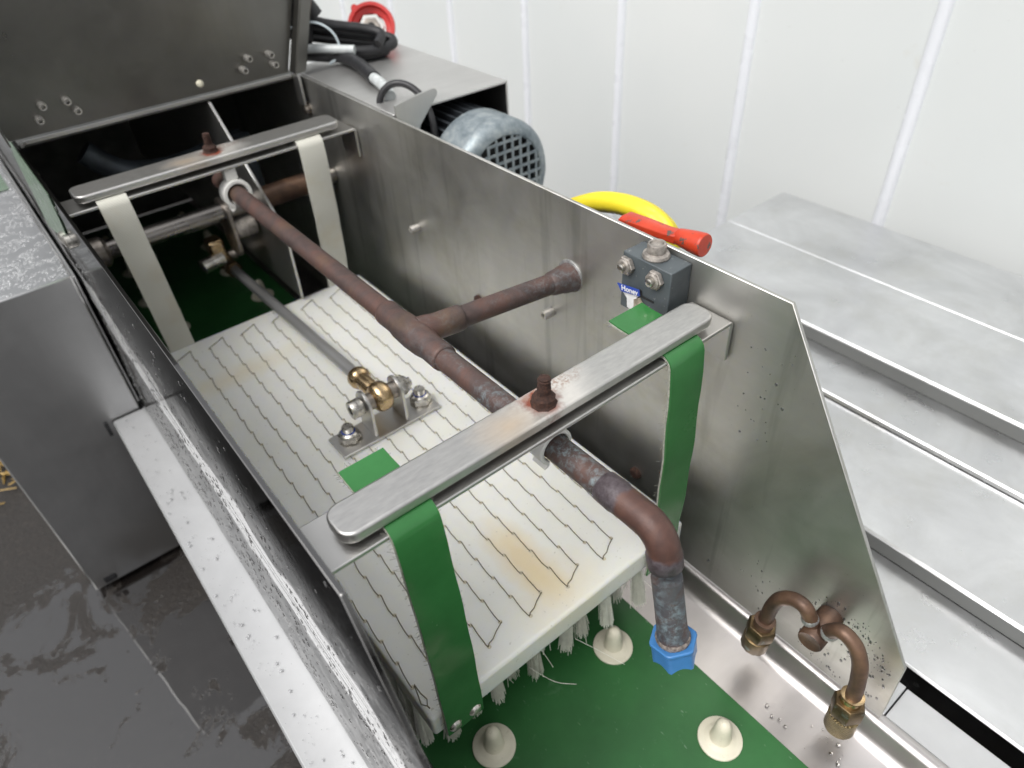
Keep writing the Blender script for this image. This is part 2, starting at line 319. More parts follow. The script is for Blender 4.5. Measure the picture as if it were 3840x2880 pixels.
M['stk_white'] = simple('sticker_white', (0.72, 0.72, 0.72), 0.4, 0, 0.12, 200, 0.1)
M['stk_blue'] = simple('sticker_blue', (0.03, 0.07, 0.36), 0.4, 0, 0.1, 200, 0.1)
M['stk_torn'] = simple('torn_paper', (0.30, 0.26, 0.20), 0.9, 0, 0.4, 300, 0.6, 500)
M['darkpipe'] = simple('dark_pipe', (0.05, 0.06, 0.07), 0.5, 0.3, 0.4, 60, 0.2)
M['body'] = simple('underside_blocker_dark', (0.10, 0.10, 0.095), 0.5, 0.9, 0.3, 30, 0.1)

# ------------------------------------------------------------------ geometry helpers
def new(): return bmesh.new()
def box(bm, x0, x1, y0, y1, z0, z1):
    r = bmesh.ops.create_cube(bm, size=1.0, matrix=Matrix.Translation(((x0+x1)/2, (y0+y1)/2, (z0+z1)/2)) @ Matrix.Diagonal((x1-x0, y1-y0, z1-z0, 1)))
    return bm
def frame(d):
    d = Vector(d).normalized(); u = Vector((0, 0, 1)) if abs(d.z) < 0.9 else Vector((1, 0, 0))
    a = d.cross(u).normalized(); return a, d.cross(a).normalized()
def lathe(bm, prof, org, axis, n=28, cap=True):
    """prof: list of (radius, height along axis)"""
    axis = Vector(axis).normalized(); a, b = frame(axis); org = Vector(org); rings = []
    for r, h in prof:
        rings.append([bm.verts.new(org + axis*h + (a*math.cos(2*PI*i/n) + b*math.sin(2*PI*i/n))*r) for i in range(n)])
    for k in range(len(rings)-1):
        for i in range(n):
            j = (i+1) % n; bm.faces.new((rings[k][i], rings[k][j], rings[k+1][j], rings[k+1][i]))
    if cap:
        bm.faces.new(rings[0][::-1]); bm.faces.new(rings[-1])
    return bm
def cyl(bm, p0, p1, r, r1=None, n=24):
    d = Vector(p1)-Vector(p0); return lathe(bm, [(r, 0), (r if r1 is None else r1, d.length)], p0, d, n)
def hexp(bm, org, axis, r, h, cham=0.15):
    return lathe(bm, [(r*(1-cham*0.6), 0), (r, h*cham), (r, h*(1-cham)), (r*(1-cham*0.6), h)], org, axis, 6)
def tube(bm, pts, r, n=16, cap=True, squash=1.0):
    pts = [Vector(p) for p in pts]; m = len(pts); rr = r if isinstance(r, (list, tuple)) else [r]*m
    t = [(pts[min(i+1, m-1)]-pts[max(i-1, 0)]).normalized() for i in range(m)]
    a, b = frame(t[0]); rings = []
    for i in range(m):
        a = (a - t[i]*a.dot(t[i])).normalized(); b = t[i].cross(a)
        rings.append([bm.verts.new(pts[i] + (a*math.cos(2*PI*k/n) + b*math.sin(2*PI*k/n)*squash)*rr[i]) for k in range(n)])
    for i in range(m-1):
        for k in range(n):
            j = (k+1) % n; bm.faces.new((rings[i][k], rings[i][j], rings[i+1][j], rings[i+1][k]))
    if cap: bm.faces.new(rings[0][::-1]); bm.faces.new(rings[-1])
    return bm
def spline(pts, k=8):
    pts = [Vector(p) for p in pts]; out = []
    for i in range(len(pts)-1):
        p0, p1, p2, p3 = pts[max(i-1, 0)], pts[i], pts[i+1], pts[min(i+2, len(pts)-1)]
        for j in range(k):
            t = j/k; out.append(0.5*((2*p1)+(p2-p0)*t+(2*p0-5*p1+4*p2-p3)*t*t+(3*p1-p0-3*p2+p3)*t**3))
    out.append(pts[-1]); return out
def prism(bm, poly, ax, a, b):
    """extrude a 2-D outline; ax is the axis of extrusion ('x': outline in (y,z), 'y': (x,z), 'z': (x,y))"""
    def P(u, v, w): return {'x': (w, u, v), 'y': (u, w, v), 'z': (u, v, w)}[ax]
    A = [bm.verts.new(P(u, v, a)) for u, v in poly]; B = [bm.verts.new(P(u, v, b)) for u, v in poly]
    n = len(poly); bm.faces.new(A); bm.faces.new(B[::-1])
    for i in range(n):
        j = (i+1) % n; bm.faces.new((A[i], B[i], B[j], A[j]))
    bmesh.ops.recalc_face_normals(bm, faces=bm.faces); return bm
def offset_strip(path, t):
    """closed outline of a folded sheet of thickness t that follows a 2-D path"""
    P = [Vector(p) for p in path]; n = len(P); L = []; R = []
    for i in range(n):
        d0 = (P[i]-P[i-1]).normalized() if i else (P[1]-P[0]).normalized()
        d1 = (P[i+1]-P[i]).normalized() if i < n-1 else d0
        nn = Vector((-(d0.y+d1.y), d0.x+d1.x)).normalized(); k = 1/max(0.4, nn.dot(Vector((-d0.y, d0.x))))
        L.append(P[i]); R.append(P[i]+nn*t*k)
    return [tuple(p) for p in L] + [tuple(p) for p in R[::-1]]
def arc(cx, cy, r, a0, a1, n=6): return [(cx+r*math.cos(a0+(a1-a0)*i/n), cy+r*math.sin(a0+(a1-a0)*i/n)) for i in range(n+1)]
def rrect(x0, x1, y0, y1, r, n=5):
    return arc(x1-r, y1-r, r, 0, PI/2, n)+arc(x0+r, y1-r, r, PI/2, PI, n)+arc(x0+r, y0+r, r, PI, 1.5*PI, n)+arc(x1-r, y0+r, r, 1.5*PI, 2*PI, n)
def mesh(bm, name, mats, smooth=None):
    bmesh.ops.recalc_face_normals(bm, faces=bm.faces)
    me = bpy.data.meshes.new(name); bm.to_mesh(me); bm.free()
    for m in (mats if isinstance(mats, list) else [mats]): me.materials.append(m)
    if smooth is not None:
        me.polygons.foreach_set('use_smooth', [True]*len(me.polygons))
        try: me.set_sharp_from_angle(angle=math.radians(smooth))
        except Exception: pass
    return me
def base(o):
    p = Vector(); q = o
    while q: p += q.location; q = q.parent
    return p
def obj(name, bm, mat, parent=None, smooth=35, bevel=0.0, seg=2, label=None, kind=None):
    """world-space mesh -> one object, parented (no parent here is rotated or scaled)"""
    me = bm if isinstance(bm, bpy.types.Mesh) else mesh(bm, name, mat, smooth)
    o = bpy.data.objects.new(name, me); COL.objects.link(o)
    if parent: o.parent = parent; o.location = -base(parent)
    if bevel:
        m = o.modifiers.new('bevel', 'BEVEL'); m.width = bevel; m.segments = seg; m.limit_method = 'ANGLE'; m.angle_limit = math.radians(35)
    if label: o['label'] = label
    if kind: o['kind'] = kind
    return o
def thing(name, label, cat, loc=(0, 0, 0), group=None):
    o = bpy.data.objects.new(name, None); COL.objects.link(o); o.location = loc; o.empty_display_size = 0.02
    o['label'] = label; o['category'] = cat
    if group: o['group'] = group
    return o
def tag(o, label, cat, group=None):
    o['label'] = label; o['category'] = cat
    if group: o['group'] = group
    return o
def put(name, me, parent, loc, rot=(0, 0, 0)):
    """one more piece that shares mesh data; loc in world space"""
    o = bpy.data.objects.new(name, me); COL.objects.link(o); o.parent = parent
    o.location = Vector(loc)-base(parent); o.rotation_euler = rot; return o
def droplets(name, spots, label, mat=None, hf=0.8):
    """separate lens-shaped drops lying on a surface: spots = (point, normal, radius, stretch vector or None)"""
    vs = []; fs = []
    NS = 8
    for p, nrm, r, st in spots:
        nrm = Vector(nrm); a, b = frame(nrm); p = Vector(p); k0 = len(vs)
        if st is not None:
            b = Vector(st[0]).normalized(); a = nrm.cross(b).normalized(); sx = st[1]
        else: sx = 1.0
        wob = [1+random.uniform(-0.18, 0.18) for _ in range(NS)]
        for h, q in ((-0.1, 1.0), (0.30, 0.82), (0.48, 0.42)):
            for i in range(NS):
                t = 2*PI*i/NS; vs.append(p + (a*math.cos(t)+b*math.sin(t)*sx)*r*q*wob[i] + nrm*h*r*hf)
        vs.append(p+nrm*0.52*r*hf)
        for k in (0, 1):
            for i in range(NS):
                j = (i+1) % NS; fs.append((k0+k*NS+i, k0+k*NS+j, k0+(k+1)*NS+j, k0+(k+1)*NS+i))
        for i in range(NS): fs.append((k0+2*NS+i, k0+2*NS+(i+1) % NS, k0+3*NS))
        fs.append(tuple(k0+i for i in range(NS))[::-1])
    me = bpy.data.meshes.new(name); me.from_pydata(vs, [], fs); me.materials.append(mat)
    me.polygons.foreach_set('use_smooth', [True]*len(me.polygons)); me.update()
    o = bpy.data.objects.new(name, me); COL.objects.link(o); o['kind'] = 'stuff'; o['label'] = label; return o

W = 0.300          # clear width between the two side plates
T = 0.003          # sheet thickness
GZ = -0.545        # ground
# ------------------------------------------------------------------ setting: ground
bm = new(); bmesh.ops.create_grid(bm, x_segments=4, y_segments=4, size=30, matrix=Matrix.Translation((0, 0, GZ)))
g = obj('ground', bm, M['ground'], None, None); g['kind'] = 'structure'

# ------------------------------------------------------------------ white panelled wall
wall = thing('panelled_wall', 'white painted metal wall with raised vertical ribs behind the machine', 'wall', (1.0, 0.5, GZ))
ys = [0.2535+0.2795*k for k in range(-6, 12)]
bm = new(); box(bm, 1.004, 1.06, ys[0]-0.3, ys[-1]+0.3, GZ, 1.4); obj('wall_core', bm, M['wall'], wall)
bm = new(); box(bm, 1.0, 1.0035, 0.006, 0.2795-0.006, GZ+0.02, 1.4); pm = mesh(bm, 'wall_panel', M['wall'], 35)
prof = [(1.0, -0.0095), (0.9965, -0.0085), (0.993, -0.005), (0.992, 0), (0.993, 0.005), (0.9965, 0.0085), (1.0, 0.0095), (1.0032, 0.0095), (1.0032, -0.0095)]
bm = new(); prism(bm, [(x, y) for x, y in prof], 'z', GZ+0.02, 1.4); rm = mesh(bm, 'wall_rib', M['rib'], 60)
for i, y in enumerate(ys):
    put('wall_rib', rm, wall, (0, y, 0))
    if i < len(ys)-1: put('wall_panel', pm, wall, (0, y+0.004, 0))

# ------------------------------------------------------------------ aluminium ramp to the right
ramp = thing('aluminium_ramp', 'folded bare aluminium ramp with stepped planks between machine and white wall', 'ramp', (0.64, -0.4, -0.30))
RY0, RY1, t = -1.3, 0.374, 0.003
planks = [
    [(0.3572, -0.3022), (0.3590, -0.300), (0.4393, -0.300)],
    [(0.4394, -0.2845), (0.4394, -0.2830), (0.4410, -0.2812), (0.5702, -0.2812)],
    [(0.5705, -0.2802), (0.5715, -0.2765), (0.5735, -0.275), (0.6411, -0.275)],
    [(0.6412, -0.2590), (0.6412, -0.2574), (0.6428, -0.2556), (0.7826, -0.2556)],
    [(0.7830, -0.2568), (0.7850, -0.2552), (0.9190, -0.2552), (0.9215, -0.258), (0.9215, -0.300)]]
for p in planks:
    bm = new(); prism(bm, offset_strip(p, -t), 'y', RY0, RY1); obj('plank', bm, M['ramp'], ramp, 35, 0.0012)
for x_, z0_, z1_ in ((0.4397, -0.2998, -0.2846), (0.6415, -0.2748, -0.2591)):
    bm = new(); box(bm, x_, x_+0.003, RY0, RY1, z0_, z1_); obj('riser_reflection_strip', bm, M['riser'], ramp)
for x0, x1, zt in ((0.362, 0.436, -0.3042), (0.445, 0.917, -0.286)):
    bm = new(); box(bm, x0, x1, RY1-0.045, RY1-0.004, zt-0.04, zt); obj('cross_member', bm, M['alu'], ramp)
for x in (0.43, 0.89):
    for y in (0.30, -1.1):
        bm = new(); box(bm, x-0.015, x+0.015, y-0.015, y+0.015, GZ, -0.305); obj('leg', bm, M['alu'], ramp, 35, 0.002)

# ------------------------------------------------------------------ the machine body
mach = thing('brush_washer', 'open stainless brush washing machine with raised lid and deep channel', 'machine', (0.15, 0.3, GZ))
prof = [(-0.0, 0.0), (-0.1415, -0.2285), (-0.1440, -0.2950), (1.25, -0.2950), (1.25, 0.0)]
bm = new(); prism(bm, prof, 'x', W, W+T); plr = obj('side_plate', bm, M['plate_r'], mach, 35, 0.0004, 1, label='right side plate, dull inside, with tapered end')
LEAN = 0.0225   # the left plate leans outwards towards its foot
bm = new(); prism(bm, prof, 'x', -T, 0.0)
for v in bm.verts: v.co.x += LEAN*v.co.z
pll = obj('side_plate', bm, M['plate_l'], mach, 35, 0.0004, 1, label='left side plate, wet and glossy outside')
# tray: floor, bends and outer flanges of both sides
right = [(0.3405, -0.330), (0.3405, -0.302), (0.3390, -0.2995), (0.3070, -0.2995), (0.3045, -0.2985), (0.2985, -0.2990), (0.2962, -0.3015), (0.2945, -0.3130), (0.2915, -0.3175), (0.2860, -0.3205), (0.235, -0.3215)]
left = [(W-x-0.0062, z) for x, z in right][::-1]
bm = new(); prism(bm, offset_strip(right[:4], 0.0018), 'y', -0.62, -0.1455); obj('side_rail', bm, M['alu'], mach, 50, 0.0004, 1)
bm = new(); prism(bm, offset_strip([(0.3068, -0.2995)]+right[4:], 0.0018), 'y', -0.62, 1.2); obj('tray_edge', bm, M['tray'], mach, 50)
bm = new(); box(bm, 0.3062, 0.3385, -0.1445, -0.128, -0.3125, -0.2975); obj('rail_end_plate', bm, M['alu'], mach, 35, 0.0006)
bm = new(); prism(bm, offset_strip(left[-8:], 0.0018), 'y', -0.62, 0.604); obj('side_rail', bm, M['alu'], mach, 50, 0.0004, 1)
bm = new(); prism(bm, offset_strip(left[:-7], 0.0018), 'y', -0.62, 1.2); obj('tray_edge', bm, M['tray'], mach, 50)
bm = new(); box(bm, 0.0595, 0.2345, -0.62, 1.2, -0.3240, -0.3215); obj('tray_floor', bm, M['tray'], mach)
bm = new(); box(bm, 0, W, 1.2, 1.203, -0.32, 0.0); obj('end_wall', bm, M['body'], mach)
bm = new(); box(bm, 0.0005, W-0.0005, 0.664, 1.2, -0.0030, -0.0005); obj('top_cover', bm, M['body'], mach)
# folded edge strip at the hinge: across the channel and down its right end
bm = new(); path = [(0.004, 0.6545), (0.0045, 0.6590), (0.0075, 0.6620), (0.2905, 0.6620)]
prism(bm, offset_strip(path, 0.0028), 'z', -0.0005, 0.0025)
obj('hinge_strip', bm, M['steel'], mach, 40)
bm = new(); box(bm, 0.2915, 0.2945, 0.645, 0.662, -0.030, 0.0035); obj('hinge_tab', bm, M['steel'], mach, 35, 0.0006)
# divider inside
bm = new(); prism(bm, [(0.660, -0.004), (0.530, -0.112), (0.535, -0.20), (1.15, -0.20), (1.15, -0.004)], 'x', 0.1885, 0.1915); obj('divider_plate', bm, M['steel'], mach, 35, 0.0004, 1)
bm = new(); lathe(bm, [(0.0055, 0), (0.0055, 0.003), (0.003, 0.005), (0.0012, 0.0055)], (0.1915, 0.527, -0.1175), (0.3, -1, 0.3), 16); obj('screw', bm, M['bolt'], mach)
bm = new(); box(bm, 0.010, W-0.010, -0.60, 1.19, -0.480, -0.3245); obj('underside_blocker', bm, M['body'], mach, 35, 0.002)  # unseen dark box added under the tray to darken the puddle reflection
# frame legs under the channel
for x in (0.03, 0.27):
    for y in (0.15, 1.1):
        bm = new(); box(bm, x-0.015, x+0.015, y-0.015, y+0.015, GZ, -0.480); obj('leg', bm, M['steel'], mach, 35, 0.002)
# lid: upright sheet with folded side flange
lid_poly = [(-0.006, 0.0045), (0.2895, 0.0045), (0.3900, 0.300), (-0.030, 0.300)]
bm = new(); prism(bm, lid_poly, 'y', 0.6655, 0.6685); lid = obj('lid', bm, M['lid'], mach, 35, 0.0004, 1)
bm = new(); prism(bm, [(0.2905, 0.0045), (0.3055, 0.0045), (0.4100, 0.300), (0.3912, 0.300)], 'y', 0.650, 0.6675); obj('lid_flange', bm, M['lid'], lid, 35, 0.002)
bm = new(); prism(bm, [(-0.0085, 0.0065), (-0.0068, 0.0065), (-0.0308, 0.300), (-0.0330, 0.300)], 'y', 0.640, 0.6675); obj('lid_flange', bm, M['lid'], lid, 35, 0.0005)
def socket(axis, r=0.0048, h=0.009):
    bm = new(); lathe(bm, [(r*0.86, 0), (r, h*0.12), (r, h*0.85), (r*0.88, h), (r*0.55, h), (r*0.5, h*0.45), (0.0002, h*0.42)], (0, 0, 0), axis, 20, cap=False); return bm
M['capbolt'] = simple('zinc_bolt', (0.46, 0.44, 0.41), 0.35, 0.6, 0.1, 200, 0.05)
bs = mesh(socket((0, -1, 0), 0.0037, 0.012), 'bolt', M['capbolt'], 40)
for x, z in ((0.0270, 0.019), (0.0345, 0.0305), (0.0565, 0.0300), (0.0620, 0.0195), (0.2368, 0.0195), (0.2450, 0.0300), (0.2705, 0.0290), (0.2728, 0.0180)):
    put('bolt', bs, lid, (x, 0.6655, z))
bm = new(); lathe(bm, [(0.0040, 0), (0.0040, 0.0015), (0.0028, 0.0035), (0.001, 0.0042)], (0.1875, 0.6655, 0.0150), (0, -1, 0), 18); obj('screw_cap', bm, M['cream'], lid)
# bolts and studs on the right plate
rb = mesh(socket((-1, 0, 0), 0.0044, 0.0110), 'socket_bolt', M['capbolt'], 40)
for y, z in ((0.4321, -0.1108), (0.2168, -0.1128)): put('socket_bolt', rb, plr, (W, y, z))
bm = new(); lathe(bm, [(0.0085, 0), (0.0085, 0.0015), (0.0055, 0.002), (0.0055, 0.006), (0.003, 0.0075)], (0, 0, 0), (-1, 0, 0), 20); wb = mesh(bm, 'washer_bolt', M['darkbolt'], 35)
put('washer_bolt', wb, plr, (W, 0.6549, -0.0376))
bm = new(); lathe(bm, [(0.0058, 0), (0.0058, 0.0025), (0.004, 0.004), (0.001, 0.0042)], (0, 0, 0), (-1, 0, 0), 14); rv = mesh(bm, 'rusty_screw', M['rust'], 35)
put('rusty_screw', rv, plr, (W, 0.1051, -0.2314)); put('rusty_screw', rv, plr, (W, 0.3304, -0.1554))
bm = new(); lathe(bm, [(0.004, 0), (0.004, 0.003), (0.0018, 0.0045)], (0, 0, 0), (1, 0, 0), 14); cs = mesh(bm, 'plastic_cap', M['cream'], 35)
put('plastic_cap', cs, pll, (0.0, 0.652, -0.028))
bm = new(); lathe(bm, [(0.0065, 0), (0.0065, 0.004), (0.004, 0.006), (0.001, 0.0065)], (0, 0, 0), (-1, 0, 0), 18)
ob = mesh(bm, 'outer_bolt', M['bolt'], 35)
for y, z in ((0.545, -0.052), (0.512, -0.043)): put('outer_bolt', ob, pll, (-T+LEAN*z, y, z))
# green tape folded over the left plate near the hinge
bm = new(); prism(bm, [(0.515, -0.0008), (0.516, -0.030), (0.528, -0.052), (0.72, -0.105), (0.72, -0.0008)], 'x', -T-0.0012, -T-0.0004)
for v in bm.verts: v.co.x += LEAN*v.co.z
tp = obj('green_tape', bm, M['tape'], mach, 35)
# ------------------------------------------------------------------ left cabinet (belt guard)
cab = thing('steel_cabinet', 'tall grey stainless cabinet with wet top standing on the dark ground at left', 'cabinet', (-0.09, 0.8, GZ))
bm = new(); box(bm, -0.160, -0.0135, 0.607, 1.35, -0.535, -0.1175); obj('cabinet_body', bm, M['cabinet'], cab, 35, 0.002)
bm = new(); box(bm, -0.0131, -0.0104, 0.611, 1.2, -0.2925, -0.120); obj('filler_strip', bm, M['cabinet'], cab, 35, 0.0008)
bm = new(); box(bm, -0.0560, -0.0520, 0.6045, 0.6065, -0.318, -0.2975); obj('gap_shade', bm, M['rubber'], cab, 35, 0.0005)  # black piece standing in for the shaded gap at the rail end
bm = new(); lathe(bm, [(0.016, 0), (0.019, 0.004), (0.019, 0.018), (0.016, 0.022)], (-0.150, 0.625, GZ+0.019), (1, 0, 0), 28); obj('castor_wheel', bm, M['rubber'], cab)
bm = new(); prism(bm, rrect(-0.060, -0.0200, 0.905, 1.05, 0.004), 'z', -0.1171, -0.1166); obj('green_tape', bm, M['tape'], cab, 35)

# ------------------------------------------------------------------ conveyor belt with studs
belt = thing('conveyor_belt', 'dark green conveyor belt with white pegs lying in the channel', 'conveyor belt', (0.138, 0.3, -0.320))
bm = new(); box(bm, 0.0300, 0.2420, -0.62, 1.19, -0.3205, -0.3180); obj('belt_surface', bm, M['belt'], belt, 35, 0.0006)
bm = new()
lathe(bm, [(0.0160, 0), (0.0168, 0.0006), (0.0166, 0.0020), (0.0150, 0.0028), (0.0125, 0.0026), (0.0115, 0.0032), (0.0082, 0.0042), (0.0073, 0.0075), (0.0066, 0.017), (0.0058, 0.0225), (0.0042, 0.0262), (0.0018, 0.0279), (0.0003, 0.0282)], (0, 0, 0), (0, 0, 1), 36)
n = N('worn_cream_plastic'); c = n.ramp(n.noise(60, None, 4), [(0.3, (0.66, 0.62, 0.49)), (0.7, (0.74, 0.70, 0.57))])
c = n.mix(n.math('MULTIPLY', n.ramp(n.noise(170, None, 4, 0.7), [(0.60, 0.0), (0.70, 1.0)]), 0.5), c, (0.38, 0.34, 0.22))
n.base(c); n.set(Roughness=0.45); n.bump(n.noise(300), 0.15, 0.0006); M['peg'] = n.m
sm = mesh(bm, 'peg', M['peg'], 50)
for k in range(-3, 11):
    y = 0.0335+0.1055*k
    for x in ((0.0745, 0.2015) if k % 2 == 0 else (0.2090, 0.0820)):
        if k == -1 and x < 0.1: x = 0.0840
        put('peg', sm, belt, (x, y+random.uniform(-0.002, 0.002), -0.3180), (0, 0, random.uniform(0, 6)))

# ------------------------------------------------------------------ brush block
BX0, BX1, BY0, BY1, BZ0, BZ1 = 0.0300, 0.2700, 0.0290, 0.5450, -0.2285, -0.2058
blk = thing('brush_block', 'long white plastic brush block hanging over the green belt with wire stitched bristles', 'brush', (0.15, 0.287, BZ0))
bm = new(); box(bm, BX0, BX1, BY0, BY1, BZ0, BZ1); obj('block', bm, M['block'], blk, 40, 0.0028, 3)
cols = []
for k in range(12):
    x = 0.0335+0.01830*k; odd = k % 2
    y0 = 0.0453 if odd else 0.0553
    nn = 23 if odd else 22
    cols.append([(x+random.uniform(-0.0004, 0.0004), y0+0.0211*i+random.uniform(-0.0006, 0.0006)) for i in range(nn+1)])
zt = BZ1+0.0003
def seg(bm, a, b, bow=0.0006):
    """one wire run between two holes; each end tips sideways into its hole"""
    a = Vector((*a, 0)); b = Vector((*b, 0)); d = (b-a).normalized(); s = Vector((-d.y, d.x, 0)); L = (b-a).length; pts = []
    o = random.uniform(0.5, 1.2)*bow
    for f, sx, h in ((0.0, 0.0006, -0.0012), (0.02, 0.0006, 0.0002), (0.10, 0.0009, 0.0004), (0.3, o*1.6, 0.0004), (0.6, o*0.6, 0.0004), (0.9, -0.0007, 0.0004), (0.98, -0.0009, 0.0002), (1.0, -0.0008, -0.0012)):
        p = a + d*L*f + s*sx; pts.append((p.x, p.y, zt+h))
    tube(bm, pts, 0.00036, 5)
for k, c in enumerate(cols):
    bm = new()
    for i in range(len(c)-1): seg(bm, c[i], c[i+1])
    if k % 2 and k+1 < 12: seg(bm, c[0], cols[k+1][0], -0.0003)
    if k % 2 and k >= 1: seg(bm, c[-1], cols[k-1][-1], 0.0003)
    if k == 0: seg(bm, (c[0][0]+0.0015, c[0][1]-0.019), c[0], 0.0018); seg(bm, (c[0][0]+0.0012, c[0][1]-0.019), (c[0][0]+0.0009, c[0][1]+0.001), -0.0012)
    obj('stitch_wire', bm, M['wire'], blk, 60)
# stitch holes: grubby dimples
bm = new()
for c in cols:
    for x, y in c:
        lathe(bm, [(0.0017, -0.0004), (0.0016, 0.00008)], (x+random.uniform(-0.0004, 0.0004), y, BZ1), (0, 0, 1), 9)
o = obj('stitch_holes', bm, M['hole'], blk, 30); o['kind'] = 'stuff'
# bristle tufts: six variants sharing mesh data
vars_ = []
for v in range(6):
    bm = new()
    for i in range(170):
        a0 = random.uniform(0, 2*PI); r0 = 0.0032*math.sqrt(random.random()); sp = random.uniform(1.1, 2.1); L = random.uniform(0.056, 0.064)
        a1 = a0+random.uniform(-0.5, 0.5)
        p0 = Vector((math.cos(a0)*r0, math.sin(a0)*r0, 0)); p2 = Vector((math.cos(a1)*r0*sp+random.gauss(0, 0.0006), math.sin(a1)*r0*sp+random.gauss(0, 0.0006), -L))
        if random.random() < 0.02: p2 += Vector((random.gauss(0, 0.006), random.gauss(0, 0.006), 0.004))
        p1 = p0.lerp(p2, 0.5)+Vector((random.gauss(0, 0.0003), random.gauss(0, 0.0003), 0)); tube(bm, [p0, p1, p2], 0.00034, 3, cap=False)
    vars_.append(mesh(bm, 'bristle_tuft', M['nylon'], 80))
for k, c in enumerate(cols):
    for i, (x, y) in enumerate(c):
        dx = -0.10 if k > 7 else random.uniform(-0.08, 0.08)
        put('bristle_tuft', random.choice(vars_), blk, (x, y, BZ0+0.001), (random.uniform(-0.04, 0.10) if i < 3 else 0.0, dx*0.8+random.uniform(-0.06, 0.06), random.uniform(0, 6)))
# stray fibres at the front
for a, b, c in (((0.160, 0.035, -0.262), (0.172, 0.020, -0.274), (0.183, 0.003, -0.284)), ((0.118, 0.040, -0.262), (0.127, 0.022, -0.268), (0.138, 0.010, -0.268)), ((0.238, 0.040, -0.262), (0.243, 0.028, -0.272), (0.246, 0.018, -0.290))):
    bm = new(); tube(bm, spline([a, b, c], 4), 0.00022, 4); obj('loose_fibre', bm, M['nylon'], blk, 60)

# ------------------------------------------------------------------ clevis bracket on the block
cl = thing('clevis_bracket', 'small stainless clevis bracket with two lugs bolted to the white brush block', 'bracket', (0.152, 0.286, BZ1))
bm = new(); box(bm, 0.1005, 0.2040, 0.2700, 0.3015, BZ1+0.0003, BZ1+0.0032); obj('base_plate', bm, M['steel'], cl, 35, 0.0006)
zb = BZ1+0.0032; PZ = -0.1715; PY = 0.2865
for x in (0.1350, 0.1680):
    bm = new(); pr = [(0.2735, zb), (0.2995, zb), (0.2995, PZ)]+arc(0.2865, PZ, 0.013, 0, PI, 10)[1:]
    prism(bm, pr, 'x', x, x+0.0030); obj('lug', bm, M['steel'], cl, 40, 0.0005)
bm = new(); lathe(bm, [(0.0060, 0), (0.0066, 0.0006), (0.0082, 0.001), (0.0086, 0.0018), (0.0086, 0.0115), (0.0082, 0.0122)], (0.1345, PY, PZ), (-1, 0, 0), 28)
obj('pin_head', bm, M['bolt'], cl, 40)
bm = new(); cyl(bm, (0.1225, PY, PZ), (0.1222, PY, PZ), 0.0044, 0.0044, 6); obj('pin_socket', bm, M['blackhole'], cl)
bm = new(); cyl(bm, (0.1340, PY, PZ), (0.1845, PY, PZ), 0.0042); obj('pin', bm, M['bolt'], cl)
bm = new(); hexp(bm, (0.1712, PY, PZ), (1, 0, 0), 0.0098, 0.0075); lathe(bm, [(0.0080, 0), (0.0080, 0.0012), (0.0062, 0.0030)], (0.1787, PY, PZ), (1, 0, 0), 24); obj('lock_nut', bm, M['bolt'], cl, 35)
for x in (0.1160, 0.1930):
    bm = new(); lathe(bm, [(0.0108, 0), (0.0108, 0.0010)], (x, PY+0.001, zb), (0, 0, 1), 28); obj('washer', bm, M['bolt'], cl)
    bm = new(); hexp(bm, (x, PY+0.001, zb+0.001), (0, 0, 1), 0.0106, 0.0072); lathe(bm, [(0.0086, 0), (0.0086, 0.0014), (0.0066, 0.0028)], (x, PY+0.001, zb+0.0078), (0, 0, 1), 24)
    nu = obj('nut', bm, M['bolt'], cl, 35)
    bm = new(); lathe(bm, [(0.0064, 0), (0.0064, 0.0010), (0.0056, 0.0012)], (x, PY+0.001, zb+0.0098), (0, 0, 1), 20); obj('nylon_ring', bm, M['stk_blue'], nu)
    bm = new(); pr = []
    for i in range(7): pr += [(0.0055, 0.0010*i), (0.0049, 0.0010*i+0.0005)]
    lathe(bm, pr+[(0.0046, 0.0073)], (x, PY+0.001, zb+0.0095), (0, 0, 1), 20); obj('threaded_end', bm, M['bolt'], cl, 30)
# ------------------------------------------------------------------ connecting rod
rodt = thing('connecting_rod', 'dark steel push rod with brass ball ends driving the brush block', 'rod', (0.153, 0.45, -0.18))
E0 = Vector((0.1530, PY, PZ)); E1 = Vector((0.1545, 0.700, -0.2030)); d = (E1-E0).normalized()
bm = new(); lathe(bm, [(0.0062, -0.0090), (0.0095, -0.0086), (0.0125, -0.0065), (0.0140, -0.0035), (0.0144, 0), (0.0140, 0.0035), (0.0125, 0.0065), (0.0095, 0.0086), (0.0062, 0.0090)], E0, (1, 0, 0), 36); obj('rod_eye', bm, M['brass'], rodt, 60)
bm = new(); lathe(bm, [(0.0080, -0.0150), (0.0080, 0.0148)], E0, (1, 0, 0), 24); obj('inner_race', bm, M['darkbolt'], rodt)
bm = new(); lathe(bm, [(0.0060, 0.0100), (0.0070, 0.0145), (0.0078, 0.018), (0.0080, 0.034), (0.0100, 0.0355), (0.0108, 0.0375), (0.0108, 0.043), (0.0092, 0.0460), (0.0070, 0.0475)], E0, d, 28); obj('brass_socket', bm, M['brass'], rodt, 40)
bm = new(); cyl(bm, E0+d*0.046, E1-d*0.035, 0.0060, 0.0060, 24); obj('steel_rod', bm, M['rod'], rodt)
bm = new(); hexp(bm, E1-d*0.048, d, 0.0105, 0.010); lathe(bm, [(0.0062, 0.0), (0.0062, 0.022), (0.0100, 0.026), (0.0118, 0.036), (0.0095, 0.046)], E1-d*0.040, d, 24); obj('far_socket', bm, M['brass2'], rodt, 40)
bm = new(); cyl(bm, (0.128, 0.704, -0.205), (0.175, 0.704, -0.205), 0.0075); obj('far_pin', bm, M['darkbolt'], rodt)

